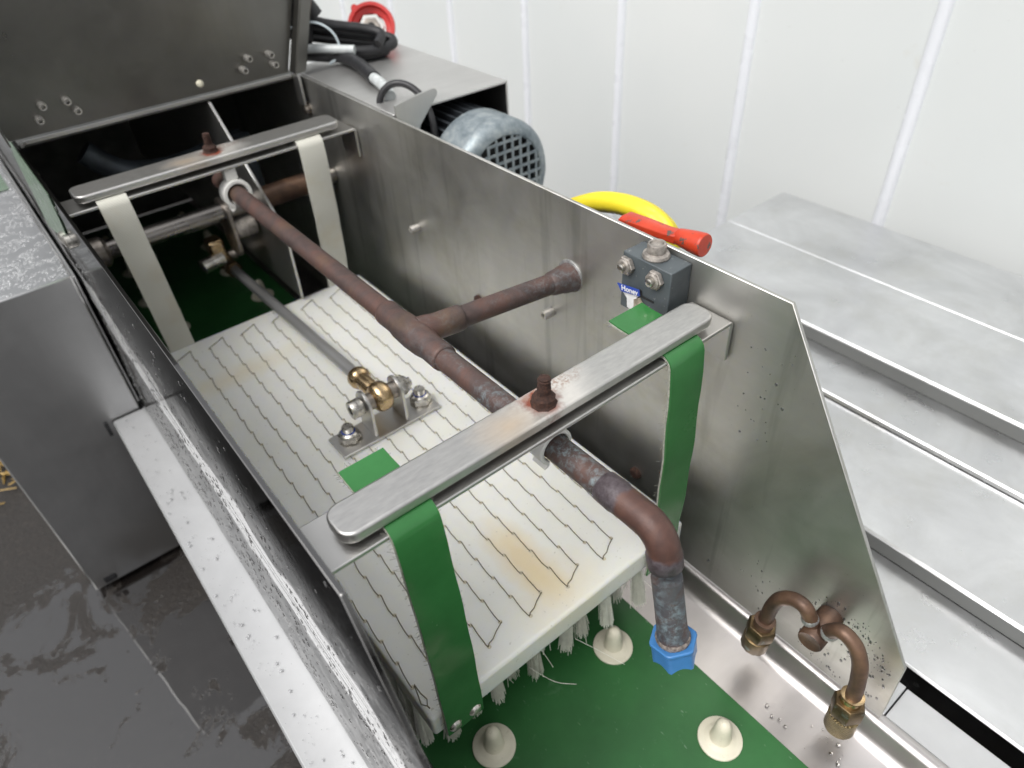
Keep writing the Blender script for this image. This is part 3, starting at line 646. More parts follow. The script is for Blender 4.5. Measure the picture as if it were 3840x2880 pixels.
# ------------------------------------------------------------------ cross bars that clamp the straps
def crossbar(yb0, yb1, yc0, yc1, cx, cy, barm, name, label):
    t_ = thing('cross_bar', label, 'cross bar', (0.15, cy, -0.032), 'cross bars bolted across the channel')
    zt_ = -0.0300; r = 0.0035
    path = [(0.0012, -0.0620), (0.0012, zt_-r)] + [(0.0012+r-r*math.cos(a), zt_-r+r*math.sin(a)) for a in (0.4, 0.8, 1.2)] + [(0.0012+r, zt_)]
    path += [(W-x, z) for x, z in path[::-1]]
    bm = new(); prism(bm, offset_strip(path, -0.0028), 'y', yb0, yb1)
    br_ = obj('bracket', bm, M['steel'], t_, 50, 0.0007)
    bm = new(); prism(bm, rrect(0.0152, 0.2835, yc0, yc1, 0.0085, 8), 'z', -0.0262, -0.0190)
    obj('clamp_bar', bm, barm, t_, 40, 0.0016, 3)
    # rusty stud and nut
    rg = []
    for i in range(11): rg += [(0.0039+random.uniform(-0.0003, 0.0001), 0.0070+0.00095*i), (0.0029+random.uniform(-0.0002, 0.0002), 0.0070+0.00095*i+0.0005)]
    bm = new(); lathe(bm, rg+[(0.0034, 0.0180), (0.0022, 0.0184)], (cx, cy, -0.0190), (0.02, -0.03, 1), 20); 
    nut = new(); lathe(nut, [(0.0080, -0.0001), (0.0074, 0.0008), (0.0070, 0.0012), (0.0068, 0.0048), (0.0056, 0.0058), (0.0044, 0.0075)], (cx, cy, -0.0190), (0, 0, 1), 9)
    for v in nut.verts: v.co += Vector((noise.noise(v.co*700), noise.noise(v.co*700+Vector((5, 5, 5))), 0))*0.0009
    no = obj('rusty_nut', nut, M['rust'], t_, 25); obj('rusty_stud', bm, M['rust'], t_, 25)
    return t_
xf = crossbar(0.0355, 0.0695, 0.0385, 0.0622, 0.1462, 0.0490, M['bar_f'], 'front', 'near steel cross bar with rusty stud, clamping the two green straps')
xb = crossbar(0.5350, 0.5715, 0.5390, 0.5705, 0.1481, 0.5580, M['bar_b'], 'back', 'far steel cross bar with rusty stud, clamping the two white straps')

# ------------------------------------------------------------------ straps
def strap(name, label, cat, x0, x1, x2, x3, mat, yfront, ytail, ybot, zbot, group, frayed=True, thick=0.0022):
    """x0..x1 at the top, x2..x3 at the foot"""
    t_ = thing(name, label, cat, ((x0+x1)/2, yfront, -0.028), group)
    zt_ = -0.0286
    path = [(ytail, zt_+0.0015), (ytail-0.008, zt_+0.0006), (yfront+0.012, zt_)]
    path += [(yfront+0.0075, zt_)]+[(yfront+0.0075-0.0075*math.sin(a), zt_-0.0075+0.0075*math.cos(a)) for a in (0.35, 0.7, 1.05, 1.4)]
    n_ = 14
    for i in range(1, n_+1):
        f = i/n_; path.append((yfront+(ybot-yfront)*f-0.0030*math.sin(PI*f), -0.037+(zbot+0.037)*f))
    m = len(path)
    def layer(pad, off, th_):
        bm = new(); rows = []
        for i, (y, z) in enumerate(path):
            f = max(0, min(1, (-z-0.035)/(-zbot-0.035))); a = x0+(x2-x0)*f-pad; b = x1+(x3-x1)*f+pad
            d0 = Vector(path[min(i+1, m-1)])-Vector(path[max(i-1, 0)]); d0.normalize(); n0 = Vector((d0.y, -d0.x)); o_ = n0*off; nn = n0*(off+th_)
            cup = 0.0009*math.sin(f*7); wv_ = 0.0005*math.sin(f*23+x0*90)
            ys_ = (0.0, -cup, 0.0)
            rows.append([bm.verts.new((x, y+o_.x+c_+wv_, z+o_.y)) for x, c_ in zip((a, (a+b)/2, b), ys_)] + [bm.verts.new((x, y+nn.x+c_+wv_, z+nn.y)) for x, c_ in zip((b, (a+b)/2, a), ys_)])
        for i in range(m-1):
            for k in range(6):
                j = (k+1) % 6; bm.faces.new((rows[i][k], rows[i][j], rows[i+1][j], rows[i+1][k]))
        bm.faces.new(rows[0]); bm.faces.new(rows[-1][::-1]); return bm
    if 'green' in label:
        b_ = obj('band', layer(0.0, thick*0.55, thick*0.45), mat, t_, 50)
        obj('canvas_backing', layer(0.0004, 0.0, thick*0.54), M['fray'], t_, 50)
    else: b_ = obj('band', layer(0.0, 0.0, thick), mat, t_, 50)
    # frayed canvas threads along the cut edges
    if frayed:
        bm = new()
        for i in range(150 if 'green' in label else 60):
            k = random.random()*(m-2); i0 = int(k); fr = k-i0; y = path[i0][0]*(1-fr)+path[i0+1][0]*fr; z = path[i0][1]*(1-fr)+path[i0+1][1]*fr
            f = max(0, min(1, (-z-0.035)/(-zbot-0.035))); sgn = random.choice((-1, 1)); x = (x0+(x2-x0)*f) if sgn < 0 else (x1+(x3-x1)*f)
            L = random.uniform(0.0008, 0.0030); p = Vector((x, y+0.0012, z)); q = p+Vector((sgn*L, random.uniform(-0.5, 1)*L, random.uniform(-0.6, 0.6)*L))
            tube(bm, [p, p.lerp(q, 0.5)+Vector((0, 0, random.uniform(-1, 1)*L*0.2)), q], 0.00012, 3, cap=False)
        for i in range(70):
            p = Vector((random.uniform(x0, x1), ytail, zt_+random.uniform(-0.001, 0.0015))); L = random.uniform(0.001, 0.0045)
            q = p+Vector((random.uniform(-0.5, 0.5)*L, L, random.uniform(-0.7, 0.5)*L)); tube(bm, [p, q], 0.00013, 3, cap=False)
        obj('frayed_threads', bm, M['fray'], t_, 80)['kind'] = 'stuff'
    return t_
gs = 'hanging straps that carry the brush block'
s1 = strap('green_strap', 'left green rubber strap from near cross bar to block, with two rivets in view', 'strap', 0.0360, 0.0630, 0.0375, 0.0660, M['strap'], 0.0335, 0.0850, 0.0265, -0.2310, gs)
s2 = strap('green_strap', 'right green rubber strap between near cross bar and block, beside the copper elbow', 'strap', 0.2345, 0.2655, 0.2255, 0.2550, M['strap'], 0.0335, 0.0860, 0.0265, -0.2310, gs)
s3 = strap('webbing_strap', 'left off-white woven strap hanging from the far cross bar', 'strap', 0.0300, 0.0565, 0.0360, 0.0625, M['webbing'], 0.5345, 0.5830, 0.5470, -0.2250, gs)
s4 = strap('webbing_strap', 'right off-white woven strap hanging from the far cross bar, beside the copper pipe', 'strap', 0.2290, 0.2570, 0.2275, 0.2555, M['webbing'], 0.5345, 0.5830, 0.5470, -0.2250, gs)
bm = new(); lathe(bm, [(0.0048, 0), (0.0047, 0.0008), (0.0038, 0.0020), (0.0022, 0.0028), (0.0006, 0.0031)], (0, 0, 0), (0, -1, 0), 24); rvm = mesh(bm, 'rivet', M['bolt'], 60)
for s_, xs in ((s1, (0.0435, 0.0592)), (s2, (0.2330, 0.2485))):
    for x in xs: put('rivet', rvm, s_, (x, 0.0245, -0.2222))

# ------------------------------------------------------------------ copper spray pipe
PX, PZc = 0.1550, -0.0600
cp = thing('copper_pipe', 'long tarnished copper pipe with tee and elbow, blue cap on its end', 'pipe', (PX, 0.2, PZc))
r = 0.0085
bm = new(); tube(bm, [(PX, 0.586, PZc), (PX, 0.4, PZc), (PX, 0.2445, PZc)], r, 28); obj('pipe', bm, M['copper'], cp, 50, label='long straight length between tee and far cross bar')
bm = new(); tube(bm, [(PX, 0.1655, PZc), (PX, 0.1, PZc), (PX, 0.0030, PZc)], r, 28); obj('pipe', bm, M['copper'], cp, 50, label='length between tee and elbow')
# tee
bm = new()
lathe(bm, [(r, 0), (0.0099, 0.0006), (0.0102, 0.003), (0.0099, 0.018), (0.0112, 0.026), (0.0118, 0.040), (0.0112, 0.054), (0.0099, 0.062), (0.0102, 0.077), (0.0099, 0.0794), (r, 0.080)], (PX, 0.165, PZc), (0, 1, 0), 32)
obj('tee', bm, M['copper'], cp, 60)
TY = 0.2050; BE = Vector((W, 0.1925, -0.0665)); bd = (BE-Vector((PX, TY, PZc))).normalized(); B0 = Vector((PX, TY, PZc))
bm = new(); lathe(bm, [(0.0117, 0.004), (0.0113, 0.012), (0.0105, 0.016), (0.0102, 0.020), (0.0102, 0.0385), (0.0098, 0.0400), (r, 0.0405)], B0, bd, 32); obj('tee_branch', bm, M['copper'], cp, 60)
bm = new(); tube(bm, [B0+bd*0.039, B0+bd*0.08, BE-bd*0.014], r, 28); obj('branch_pipe', bm, M['copper'], cp, 50)
bm = new(); lathe(bm, [(r, -0.0225), (0.0097, -0.021), (0.0108, -0.012), (0.0116, -0.010), (0.0122, -0.004), (0.0132, -0.0002)], BE, bd, 28); obj('wall_socket', bm, M['copper'], cp, 50)
bm = new(); lathe(bm, [(0.0142, 0), (0.0140, 0.0012), (0.0130, 0.0016)], (W, BE.y+0.0008, BE.z+0.0008), (-1, 0, 0), 28); obj('wall_washer', bm, M['solder'], cp, 40)
# elbow (about 80 degrees) and down pipe
R_ = 0.0165; th = math.radians(77.5); cy0 = -0.0208
el = [Vector((PX, cy0 - R_*math.sin(a), PZc - R_ + R_*math.cos(a))) for a in [th*i/14 for i in range(15)]]
e_end = el[-1]; ed = Vector((0, -math.cos(th), -math.sin(th)))
pts = [Vector((PX, 0.0095, PZc)), Vector((PX, 0.0085, PZc)), Vector((PX, -0.0025, PZc)), Vector((PX, -0.0050, PZc))] + el + [e_end+ed*0.0005, e_end+ed*0.0020, e_end+ed*0.0105, e_end+ed*0.0118]
rad = [r, 0.0094, 0.0099, 0.0093]+[0.0093]*15+[0.0095, 0.0101, 0.0099, 0.0086]
bm = new(); tube(bm, pts, rad, 32); obj('elbow', bm, M['copper_elbow'], cp, 60)
p0 = e_end+ed*0.0195
bm = new(); tube(bm, [p0, p0+ed*0.02, p0+ed*0.040, p0+ed*0.049, p0+ed*0.055], [0.0087, 0.0087, 0.0089, 0.0096, 0.0094], 32); obj('down_pipe', bm, M['copper'], cp, 60)
q0 = p0+ed*0.0455
bm = new(); lathe(bm, [(0.0097, 0.0015), (0.0104, 0.0030), (0.0100, 0.0050), (0.0094, 0.0080)], q0, ed, 24); obj('corroded_collar', bm, M['crust'], cp, 50)
# blue cap: hexagonal skirt with cupped lower edge
bm = new(); a, b = frame(ed); org = q0+ed*0.0045
def ring(rr, h, cup=0.0, n_=48):
    out = []
    for i in range(n_):
        t = 2*PI*i/n_+0.35; k = (t % (PI/3))-PI/6; hexr = rr*min(math.cos(PI/6)/math.cos(k), 0.965)
        out.append(bm.verts.new(org + ed*(h+cup*(abs(k)/(PI/6))**2) + (a*math.cos(t)+b*math.sin(t))*hexr))
    return out
rs_ = [ring(0.0100, 0.0012), ring(0.0130, 0.0), ring(0.0144, 0.0001), ring(0.0149, 0.0009), ring(0.0147, 0.0024), ring(0.0140, 0.0030), ring(0.0140, 0.0135, 0.0035), ring(0.0126, 0.0133, 0.0035), ring(0.0105, 0.010)]
for i in range(len(rs_)-1):
    for k in range(48):
        j = (k+1) % 48; bm.faces.new((rs_[i][k], rs_[i][j], rs_[i+1][j], rs_[i+1][k]))
bm.faces.new(rs_[0][::-1]); bm.faces.new(rs_[-1])
obj('blue_cap', bm, M['blue'], cp, 40, 0.0003, 1)
# white pipe clips under the bars
def clip(y, label, ro, ri, w_):
    c_ = thing('pipe_clip', label, 'pipe clip', (PX, y, -0.034))
    out = arc(PX, PZc, ro, math.radians(-58), math.radians(238), 26); inn = arc(PX, PZc, ri, math.radians(238), math.radians(-58), 26)
    bm = new(); prism(bm, out+inn, 'y', y-w_, y+w_); obj('clip_ring', bm, M['white_clip'], c_, 40, 0.0008)
    for q in (-1, 1):
        bm = new(); c0_, s0_ = math.cos(math.radians(-90+q*32)), math.sin(math.radians(-90+q*32))
        pr = [(PX+c0_*ri, PZc+s0_*ri), (PX+c0_*ro, PZc+s0_*ro), (PX+c0_*(ro+0.0035)+q*0.001, PZc+s0_*(ro+0.0035)), (PX+c0_*(ro+0.002)-q*0.002, PZc+s0_*(ro+0.002))]
        prism(bm, pr, 'y', y-w_+0.0002, y+w_-0.0002); obj('clip_jaw', bm, M['white_clip'], c_, 40, 0.0005)
    bm = new(); box(bm, PX-0.006, PX+0.006, y-w_+0.004, y+w_, PZc+ro-0.0005, -0.0332); obj('clip_foot', bm, M['white_clip'], c_, 35, 0.0006)
clip(0.0550, 'white plastic pipe clip under the near cross bar', 0.0124, 0.0096, 0.0065)
clip(0.5420, 'white plastic pipe clip under the far cross bar', 0.0150, 0.0108, 0.0070)

# ------------------------------------------------------------------ twin spray nozzle on the right plate
AX = 0.2770
nz = thing('spray_nozzle_pair', 'arched copper tube with two brass nozzles fixed low on the right plate', 'nozzle', (AX, -0.088, -0.225))
bo = Vector((W, -0.0865, -0.2285)); bdir = Vector((-1, -0.05, -0.05)).normalized()
bm = new(); lathe(bm, [(0.0090, 0), (0.0093, 0.004), (0.0092, 0.0285), (0.0084, 0.0297), (0.0070, 0.0290), (0.0004, 0.0288)], bo, bdir, 28, cap=False); obj('boss', bm, M['copper2'], nz, 50)
bc = bo+bdir*0.020
Lp = [bc+Vector((0, 0.002, 0.001)), (AX, -0.0765, -0.2090), (AX, -0.0665, -0.2085), (AX-0.001, -0.0580, -0.2165), (AX-0.002, -0.0545, -0.2280), (AX-0.003, -0.0535, -0.2400), (AX-0.004, -0.0530, -0.2520)]
Rp = [bc+Vector((0, -0.002, 0)), (AX, -0.1005, -0.2060), (AX, -0.1125, -0.2080), (AX-0.001, -0.1205, -0.2200), (AX-0.002, -0.1245, -0.2370), (AX-0.003, -0.1262, -0.2500), (AX-0.0035, -0.1265, -0.2580)]
for P_ in (Lp, Rp):
    sp_ = spline(P_, 7); bm = new(); tube(bm, sp_, 0.0054, 20); ap = obj('arch_pipe', bm, M['copper2'], nz, 60)
    bm = new(); lathe(bm, [(0.0054, -0.003), (0.0062, -0.001), (0.0060, 0.0015), (0.0053, 0.003)], Vector(P_[0])+(Vector(P_[1])-Vector(P_[0]))*0.55, Vector(P_[1])-Vector(P_[0]), 18); obj('solder_joint', bm, M['solder'], nz, 50)
def nozzle(p, dd, knurl):
    p = Vector(p); dd = Vector(dd).normalized(); k = 1.25 if knurl else 1.1
    bm = new(); lathe(bm, [(0.0060, -0.007), (0.0080, -0.0065), (0.0078, -0.005), (0.0068, -0.004), (0.0074, 0.001)], p, dd, 26); obj('nozzle_collar', bm, M['brass'] if knurl else M['copper2'], nz, 50)
    bm = new(); hexp(bm, p+dd*0.0005, dd, 0.0116, 0.0125*k); obj('nozzle_nut', bm, M['brass2'], nz, 30, 0.0004)
    h = 0.0005+0.0125*k
    bm = new(); lathe(bm, [(0.0090, h), (0.0106, h+0.001), (0.0106, h+0.0125*k), (0.0098, h+0.0138*k), (0.0060, h+0.0140*k), (0.0056, h+0.0165*k), (0.0046, h+0.0167*k)], p, dd, 36 if knurl else 12); obj('nozzle_tip', bm, M['knurl'] if knurl else M['brass2'], nz, 40)
    a_, b_ = frame(dd)
    for s in (-1, 1):
        bm = new(); c_ = p+dd*(h+0.0170*k)+a_*0.0048*s; bmesh.ops.create_cube(bm, size=1, matrix=Matrix.Translation(c_) @ dd.to_track_quat('Z', 'Y').to_matrix().to_4x4() @ Matrix.Diagonal((0.0030, 0.0044, 0.007, 1))); obj('nozzle_prong', bm, M['darkbolt'], nz, 30, 0.0003, 1)
n = N('knurled_brass')
vv = n.new('ShaderNodeTexChecker'); a = n.noise(90, None, 5, 0.7); c = n.ramp(a, [(0.3, (0.13, 0.10, 0.05)), (0.72, (0.30, 0.23, 0.12))]); n.base(c); n.set(Metallic=0.8, Roughness=0.42)
w1 = n.new('ShaderNodeTexWave'); w1.inputs['Scale'].default_value = 330; n.link(n.vec((0, 1, 1), rot=(0.0, 0, 0)), w1.inputs[0]); w1.bands_direction = 'DIAGONAL'
w2 = n.new('ShaderNodeTexWave'); w2.inputs['Scale'].default_value = 330; n.link(n.vec((0, 1, -1)), w2.inputs[0]); w2.bands_direction = 'DIAGONAL'
n.bump(n.math('MULTIPLY', w1.outputs['Fac'], w2.outputs['Fac']), 0.9, 0.0008); M['knurl'] = n.m
nozzle((AX-0.004, -0.0530, -0.2535), (-0.06, 0.05, -1), False)
nozzle((AX-0.0035, -0.1265, -0.2600), (-0.10, -0.05, -1), True)

# ------------------------------------------------------------------ valve block
vb = thing('valve_block', 'grey painted valve block with torn sticker, bolted inside the right plate', 'valve', (0.289, 0.096, -0.026))
VX0, VY0, VY1, VZ0, VZ1 = 0.2792, 0.0748, 0.1180, -0.0485, -0.0042
bm = new(); box(bm, VX0, W-0.0003, VY0, VY1, VZ0, VZ1); obj('valve_body', bm, M['valve'], vb, 35, 0.0007)
bm = new(); lathe(bm, [(0.0092, 0), (0.0096, 0.001), (0.0090, 0.0028), (0.0074, 0.0036), (0.0066, 0.0038), (0.0066, 0.0092), (0.0060, 0.0102), (0.0046, 0.0100), (0.0044, 0.0090), (0.0002, 0.0090)], (0.2895, 0.0975, VZ1), (0, 0, 1), 30, cap=False); obj('top_plug', bm, M['grubby'], vb, 40)
for y, z in ((0.1128, -0.0128), (0.0868, -0.0128)):
    bm = new(); hexp(bm, (VX0, y, z), (-1, 0, 0), 0.0070, 0.0040); lathe(bm, [(0.0056, 0), (0.0056, 0.0008), (0.0044, 0.0016)], (VX0-0.0040, y, z), (-1, 0, 0), 20); nu = obj('nut', bm, M['grubby'], vb, 30)
    bm = new(); lathe(bm, [(0.0030, 0), (0.0030, 0.0030), (0.0022, 0.0036), (0.0003, 0.0036)], (VX0-0.0050, y, z), (-1, 0, 0), 16); obj('bolt_end', bm, M['bolt'], nu, 40)
sx = VX0-0.0004
bm = new(); prism(bm, [(0.1200, -0.0298), (0.0992, -0.0264), (0.0985, -0.0312), (0.1160, -0.0350)], 'x', sx-0.0018, sx-0.0012); st = obj('sticker_band', bm, M['stk_blue'], vb, 35)
bm = new(); prism(bm, [(0.1165, -0.0345), (0.0992, -0.0306), (0.1015, -0.0340), (0.1042, -0.0385), (0.1035, -0.0425), (0.0960, -0.0478), (0.1060, -0.0478), (0.1104, -0.0460), (0.1110, -0.0390)], 'x', sx-0.0006, sx); obj('sticker_paper', bm, M['stk_white'], vb, 35)
bm = new(); prism(bm, [(0.1040, -0.0365), (0.0990, -0.0330), (0.0900, -0.0440), (0.0850, -0.0483), (0.0965, -0.0483), (0.1035, -0.0430)], 'x', sx-0.0014, sx-0.0002); obj('sticker_torn_edge', bm, M['stk_torn'], vb, 35)
bm = new(); box(bm, sx-0.0005, sx, 0.0870, 0.0985, -0.0322, -0.0308); obj('marker_stroke', bm, M['blackhole'], vb)
bm = new(); prism(bm, [(0.1000, -0.0265), (0.0985, -0.0270), (0.0975, -0.0305), (0.1010, -0.0312)], 'x', sx-0.0006, sx-0.0001); obj('marker_stroke', bm, M['blackhole'], vb)
def text(s, size, loc, rot, mat, name, parent):
    cu = bpy.data.curves.new(name, 'FONT'); cu.body = s; cu.size = size; cu.extrude = 0.0001; cu.offset = size*0.02; cu.align_x = 'CENTER'; cu.align_y = 'CENTER'
    to = bpy.data.objects.new('tmp', cu); COL.objects.link(to); bpy.context.view_layer.update()
    me = bpy.data.meshes.new_from_object(to.evaluated_get(bpy.context.evaluated_depsgraph_get())); bpy.data.objects.remove(to)
    me.materials.clear(); me.materials.append(mat)
    o = bpy.data.objects.new(name, me); COL.objects.link(o); o.parent = parent; o.location = Vector(loc)-base(parent); o.rotation_euler = rot; return o
text('Honey', 0.0058, (sx-0.0019, 0.1080, -0.0306), (PI/2, -0.15, -PI/2), M['stk_white'], 'lettering', vb)

# ------------------------------------------------------------------ red lever and yellow hose outside the right plate
HX = 0.3235
hd = thing('red_lever', 'chipped red lever handle with round knob on the outside of the right plate', 'handle', (HX, 0.12, -0.01))
bm = new(); sec = []
for y, zc_, hh, ww in ((0.161, -0.0135, 0.0012, 0.0070), (0.158, -0.0100, 0.0038, 0.0078), (0.140, -0.0085, 0.0040, 0.0074), (0.118, -0.0072, 0.0040, 0.0066), (0.106, -0.0060, 0.0046, 0.0062)):
    sec.append([bm.verts.new((HX+ww*c_, y, zc_+hh*s_)) for c_, s_ in ((-1, -0.6), (-0.6, -1), (0.6, -1), (1, -0.6), (1, 0.6), (0.6, 1), (-0.6, 1), (-1, 0.6))])
for i in range(len(sec)-1):
    for k in range(8): bm.faces.new((sec[i][k], sec[i][(k+1) % 8], sec[i+1][(k+1) % 8], sec[i+1][k]))
bm.faces.new(sec[0]); bm.faces.new(sec[-1][::-1]); obj('lever_arm', bm, M['red'], hd, 35, 0.0005)
bm = new(); lathe(bm, [(0.0058, 0), (0.0064, 0.003), (0.0080, 0.014), (0.0085, 0.021), (0.0083, 0.0225), (0.0078, 0.0230)], (HX, 0.1070, -0.0056), (0.02, -1, 0.06), 24); obj('lever_knob', bm, M['red'], hd, 40)
bm = new(); cyl(bm, (HX, 0.150, -0.012), (HX, 0.150, -0.060), 0.006); obj('valve_stem', bm, M['grubby'], hd)
bm = new(); cyl(bm, (W+T, 0.150, -0.060), (HX+0.016, 0.150, -0.060), 0.011); obj('valve_barrel', bm, M['brass2'], hd)
yh = thing('yellow_hose', 'bright yellow rubber hose looping up behind the right plate', 'hose', (0.36, 0.2, -0.08))
yp = [(0.357, 0.292, -0.15), (0.357, 0.283, -0.085), (0.357, 0.266, -0.0566), (0.357, 0.2507, -0.0453), (0.357, 0.222, -0.0302), (0.357, 0.1953, -0.0224), (0.357, 0.1699, -0.0204), (0.357, 0.1524, -0.0241), (0.357, 0.1424, -0.0316), (0.356, 0.1400, -0.0480), (0.354, 0.139, -0.09), (0.350, 0.136, -0.16), (0.345, 0.130, -0.27)]
bm = new(); tube(bm, spline(yp, 10), 0.0088, 26); obj('hose', bm, M['yellow'], yh, 60)

# ------------------------------------------------------------------ motor housing and motor
mh = thing('motor_housing', 'grey stainless motor cover open at the front, behind the right plate', 'cover', (0.378, 0.58, -0.08))
bm = new(); box(bm, W+T+0.0015, 0.4515, 0.459, 0.6950, -0.0025, 0.0005); obj('cover_top', bm, M['top_steel'], mh, 35, 0.0010)
bm = new(); box(bm, 0.4490, 0.4515, 0.459, 0.6950, -0.20, -0.0027); obj('cover_side', bm, M['steel'], mh, 35, 0.0006)
bm = new(); box(bm, W+T+0.0015, 0.4488, 0.6925, 0.6950, -0.20, -0.0027); obj('cover_back', bm, M['steel'], mh, 35)
bm = new(); pr = [(0.3060, -0.052), (0.3060, 0.0100), (0.3300, 0.0135), (0.3500, 0.0158)]+arc(0.3525, 0.0110, 0.0048, math.radians(110), math.radians(-40), 6)+[(0.3330, -0.0165), (0.3180, -0.052)]
prism(bm, pr, 'y', 0.4555, 0.4580); obj('cover_bracket', bm, M['steel'], mh, 40, 0.0005)
mo = thing('electric_motor', 'grey galvanised electric motor with square-mesh fan grille, half under the cover', 'motor', (0.39, 0.45, -0.14))
MX, MZ, MR = 0.3900, -0.0745, 0.0625
bm = new(); lathe(bm, [(MR, 0.0), (MR, -0.038), (MR-0.0010, -0.044), (MR-0.005, -0.0495), (MR-0.011, -0.0525), (MR-0.014, -0.0525), (MR-0.0155, -0.0512)], (MX, 0.4430, MZ), (0, 1, 0), 56, cap=False); obj('fan_cowl', bm, M['galv'], mo, 40)
# grille: crossing bars inside the rim
bm = new(); yg = 0.4430-0.0520; RG = MR-0.0150
def chord(h): return math.sqrt(max(0.0, RG*RG-h*h))
for i in range(-4, 5):
    h = i*0.0104
    if abs(h) < RG:
        c_ = chord(h); u = Vector((1, 0, 0)); v = Vector((0, 0, 1))
        for d1, d2 in ((u, v), (v, u)):
            m0 = Vector((MX, yg, MZ))+d2*h
            mat = Matrix.Translation(m0) @ Matrix(((d1.x, 0, d2.x), (0, 1, 0), (d1.z, 0, d2.z))).to_4x4() @ Matrix.Diagonal((2*c_, 0.0014 if d1 is u else 0.0012, 0.0030, 1))
            bmesh.ops.create_cube(bm, size=1, matrix=mat)
obj('fan_grille', bm, M['galv'], mo, 30)
bm = new(); lathe(bm, [(RG*0.98, 0), (RG*0.98, 0.002)], (MX, yg+0.016, MZ), (0, 1, 0), 40); obj('fan_disc', bm, M['blackhole'], mo)
bm = new(); cyl(bm, (MX, 0.4435, MZ), (MX, 0.60, MZ), 0.0520, None, 48); obj('stator', bm, M['fins'], mo)
bm = new(); box(bm, 0.0520, 0.0605, 0.0, 0.150, -0.0011, 0.0011); fm = mesh(bm, 'cooling_fin', M['fins'], 30)
for k in range(40):
    a_ = 2*PI*k/40; put('cooling_fin', fm, mo, (MX, 0.4445, MZ), (0, -a_, 0))
bm = new(); box(bm, MX-0.05, MX+0.05, 0.47, 0.60, GZ+0.2, MZ-0.058); obj('motor_foot', bm, M['fins'], mo)

# ------------------------------------------------------------------ cables, plug, tie
cb = thing('cable_coil', 'coil of thick black power cable hanging beside the lid', 'cable', (0.36, 0.66, 0.02))
def cab_(pts, r, mat='cable', nm='cable_loop'):
    bm = new(); tube(bm, spline(pts, 8), r, 16); return obj(nm, bm, M[mat], cb, 60)
cab_([(0.300, 0.705, 0.040), (0.350, 0.690, 0.026), (0.395, 0.668, 0.016), (0.412, 0.652, 0.012), (0.405, 0.645, 0.006), (0.370, 0.655, 0.006), (0.320, 0.690, 0.012)], 0.0060)
cab_([(0.300, 0.700, 0.052), (0.345, 0.688, 0.038), (0.398, 0.660, 0.024), (0.418, 0.645, 0.020), (0.412, 0.636, 0.014), (0.376, 0.642, 0.014), (0.318, 0.680, 0.022)], 0.0060)
cab_([(0.305, 0.690, 0.064), (0.350, 0.676, 0.044), (0.390, 0.655, 0.034), (0.404, 0.640, 0.028), (0.392, 0.630, 0.020)], 0.0058)
cab_([(0.296, 0.700, 0.110), (0.318, 0.690, 0.070), (0.330, 0.688, 0.045), (0.322, 0.690, 0.018)], 0.0110)
cab_([(0.300, 0.676, 0.105), (0.326, 0.672, 0.075), (0.338, 0.668, 0.055)], 0.0100)
cab_([(0.326, 0.700, 0.016), (0.342, 0.682, 0.013), (0.352, 0.655, 0.0115), (0.354, 0.620, 0.0105), (0.348, 0.585, 0.0095), (0.340, 0.553, 0.0090)], 0.0074)
cab_([(0.340, 0.554, 0.0088), (0.336, 0.532, 0.0080), (0.331, 0.512, 0.0065), (0.327, 0.500, 0.0040)], 0.0060, 'pvc', 'cable_sleeve')
cab_([(0.315, 0.680, 0.022), (0.335, 0.660, 0.022), (0.362, 0.632, 0.020)], 0.0050, 'pvc', 'cable_sleeve')
lc = thing('thin_cable', 'thin black cable arching over the motor cover beside its bracket', 'cable', (0.34, 0.47, 0.0))
bm = new(); tube(bm, spline([(0.312, 0.500, -0.050), (0.312, 0.500, -0.020), (0.316, 0.502, 0.004), (0.326, 0.496, 0.0165), (0.338, 0.484, 0.0170), (0.346, 0.468, 0.006), (0.347, 0.455, -0.015), (0.345, 0.450, -0.05)], 8), 0.0036, 14); obj('cable', bm, M['cable'], lc, 60)
pl = thing('red_plug', 'round red industrial plug hanging on the black cable above the motor cover', 'plug', (0.42, 0.70, 0.02))
pc = Vector((0.4250, 0.700, 0.0230)); pa = Vector((-0.45, -0.75, 0.50)).normalized()
bm = new(); lathe(bm, [(0.0230, -0.034), (0.0270, -0.030), (0.0290, -0.004), (0.0300, 0.0), (0.0290, 0.0022), (0.0250, 0.0022), (0.0240, -0.004), (0.0180, -0.006)], pc, pa, 40, cap=False); obj('plug_shell', bm, M['redplug'], pl, 40)
bm = new(); a_, b_ = frame(pa); q = pc-pa*0.003+(b_*-0.6+a_*0.45).normalized()*0.030; lathe(bm, [(0.0035, -0.020), (0.0050, -0.004), (0.0042, 0.003)], q, pa, 14); obj('plug_key', bm, M['redplug'], pl, 40)
bm = new(); hexp(bm, pc-pa*0.007, pa, 0.0168, 0.007); obj('hex_ring', bm, M['white_clip'], pl, 30, 0.0008)
bm = new(); hexp(bm, pc-pa*0.004, pa, 0.0120, 0.0048); obj('hex_core', bm, M['darkbolt'], pl, 30, 0.0005)
bm = new(); cyl(bm, pc+pa*0.0008, pc+pa*0.0012, 0.0050); obj('pin_hole', bm, M['blackhole'], pl)
ct = thing('cable_tie', 'pale blue-white cable tie looped round the black cable coil', 'cable tie', (0.352, 0.67, 0.03))
bm = new(); tube(bm, spline([(0.302, 0.672, 0.046), (0.318, 0.664, 0.052), (0.334, 0.656, 0.050), (0.346, 0.650, 0.040), (0.351, 0.648, 0.026), (0.349, 0.652, 0.012), (0.342, 0.662, 0.004)], 8), 0.0026, 10, True, 0.5); obj('tie_band', bm, M['tie'], ct, 60)

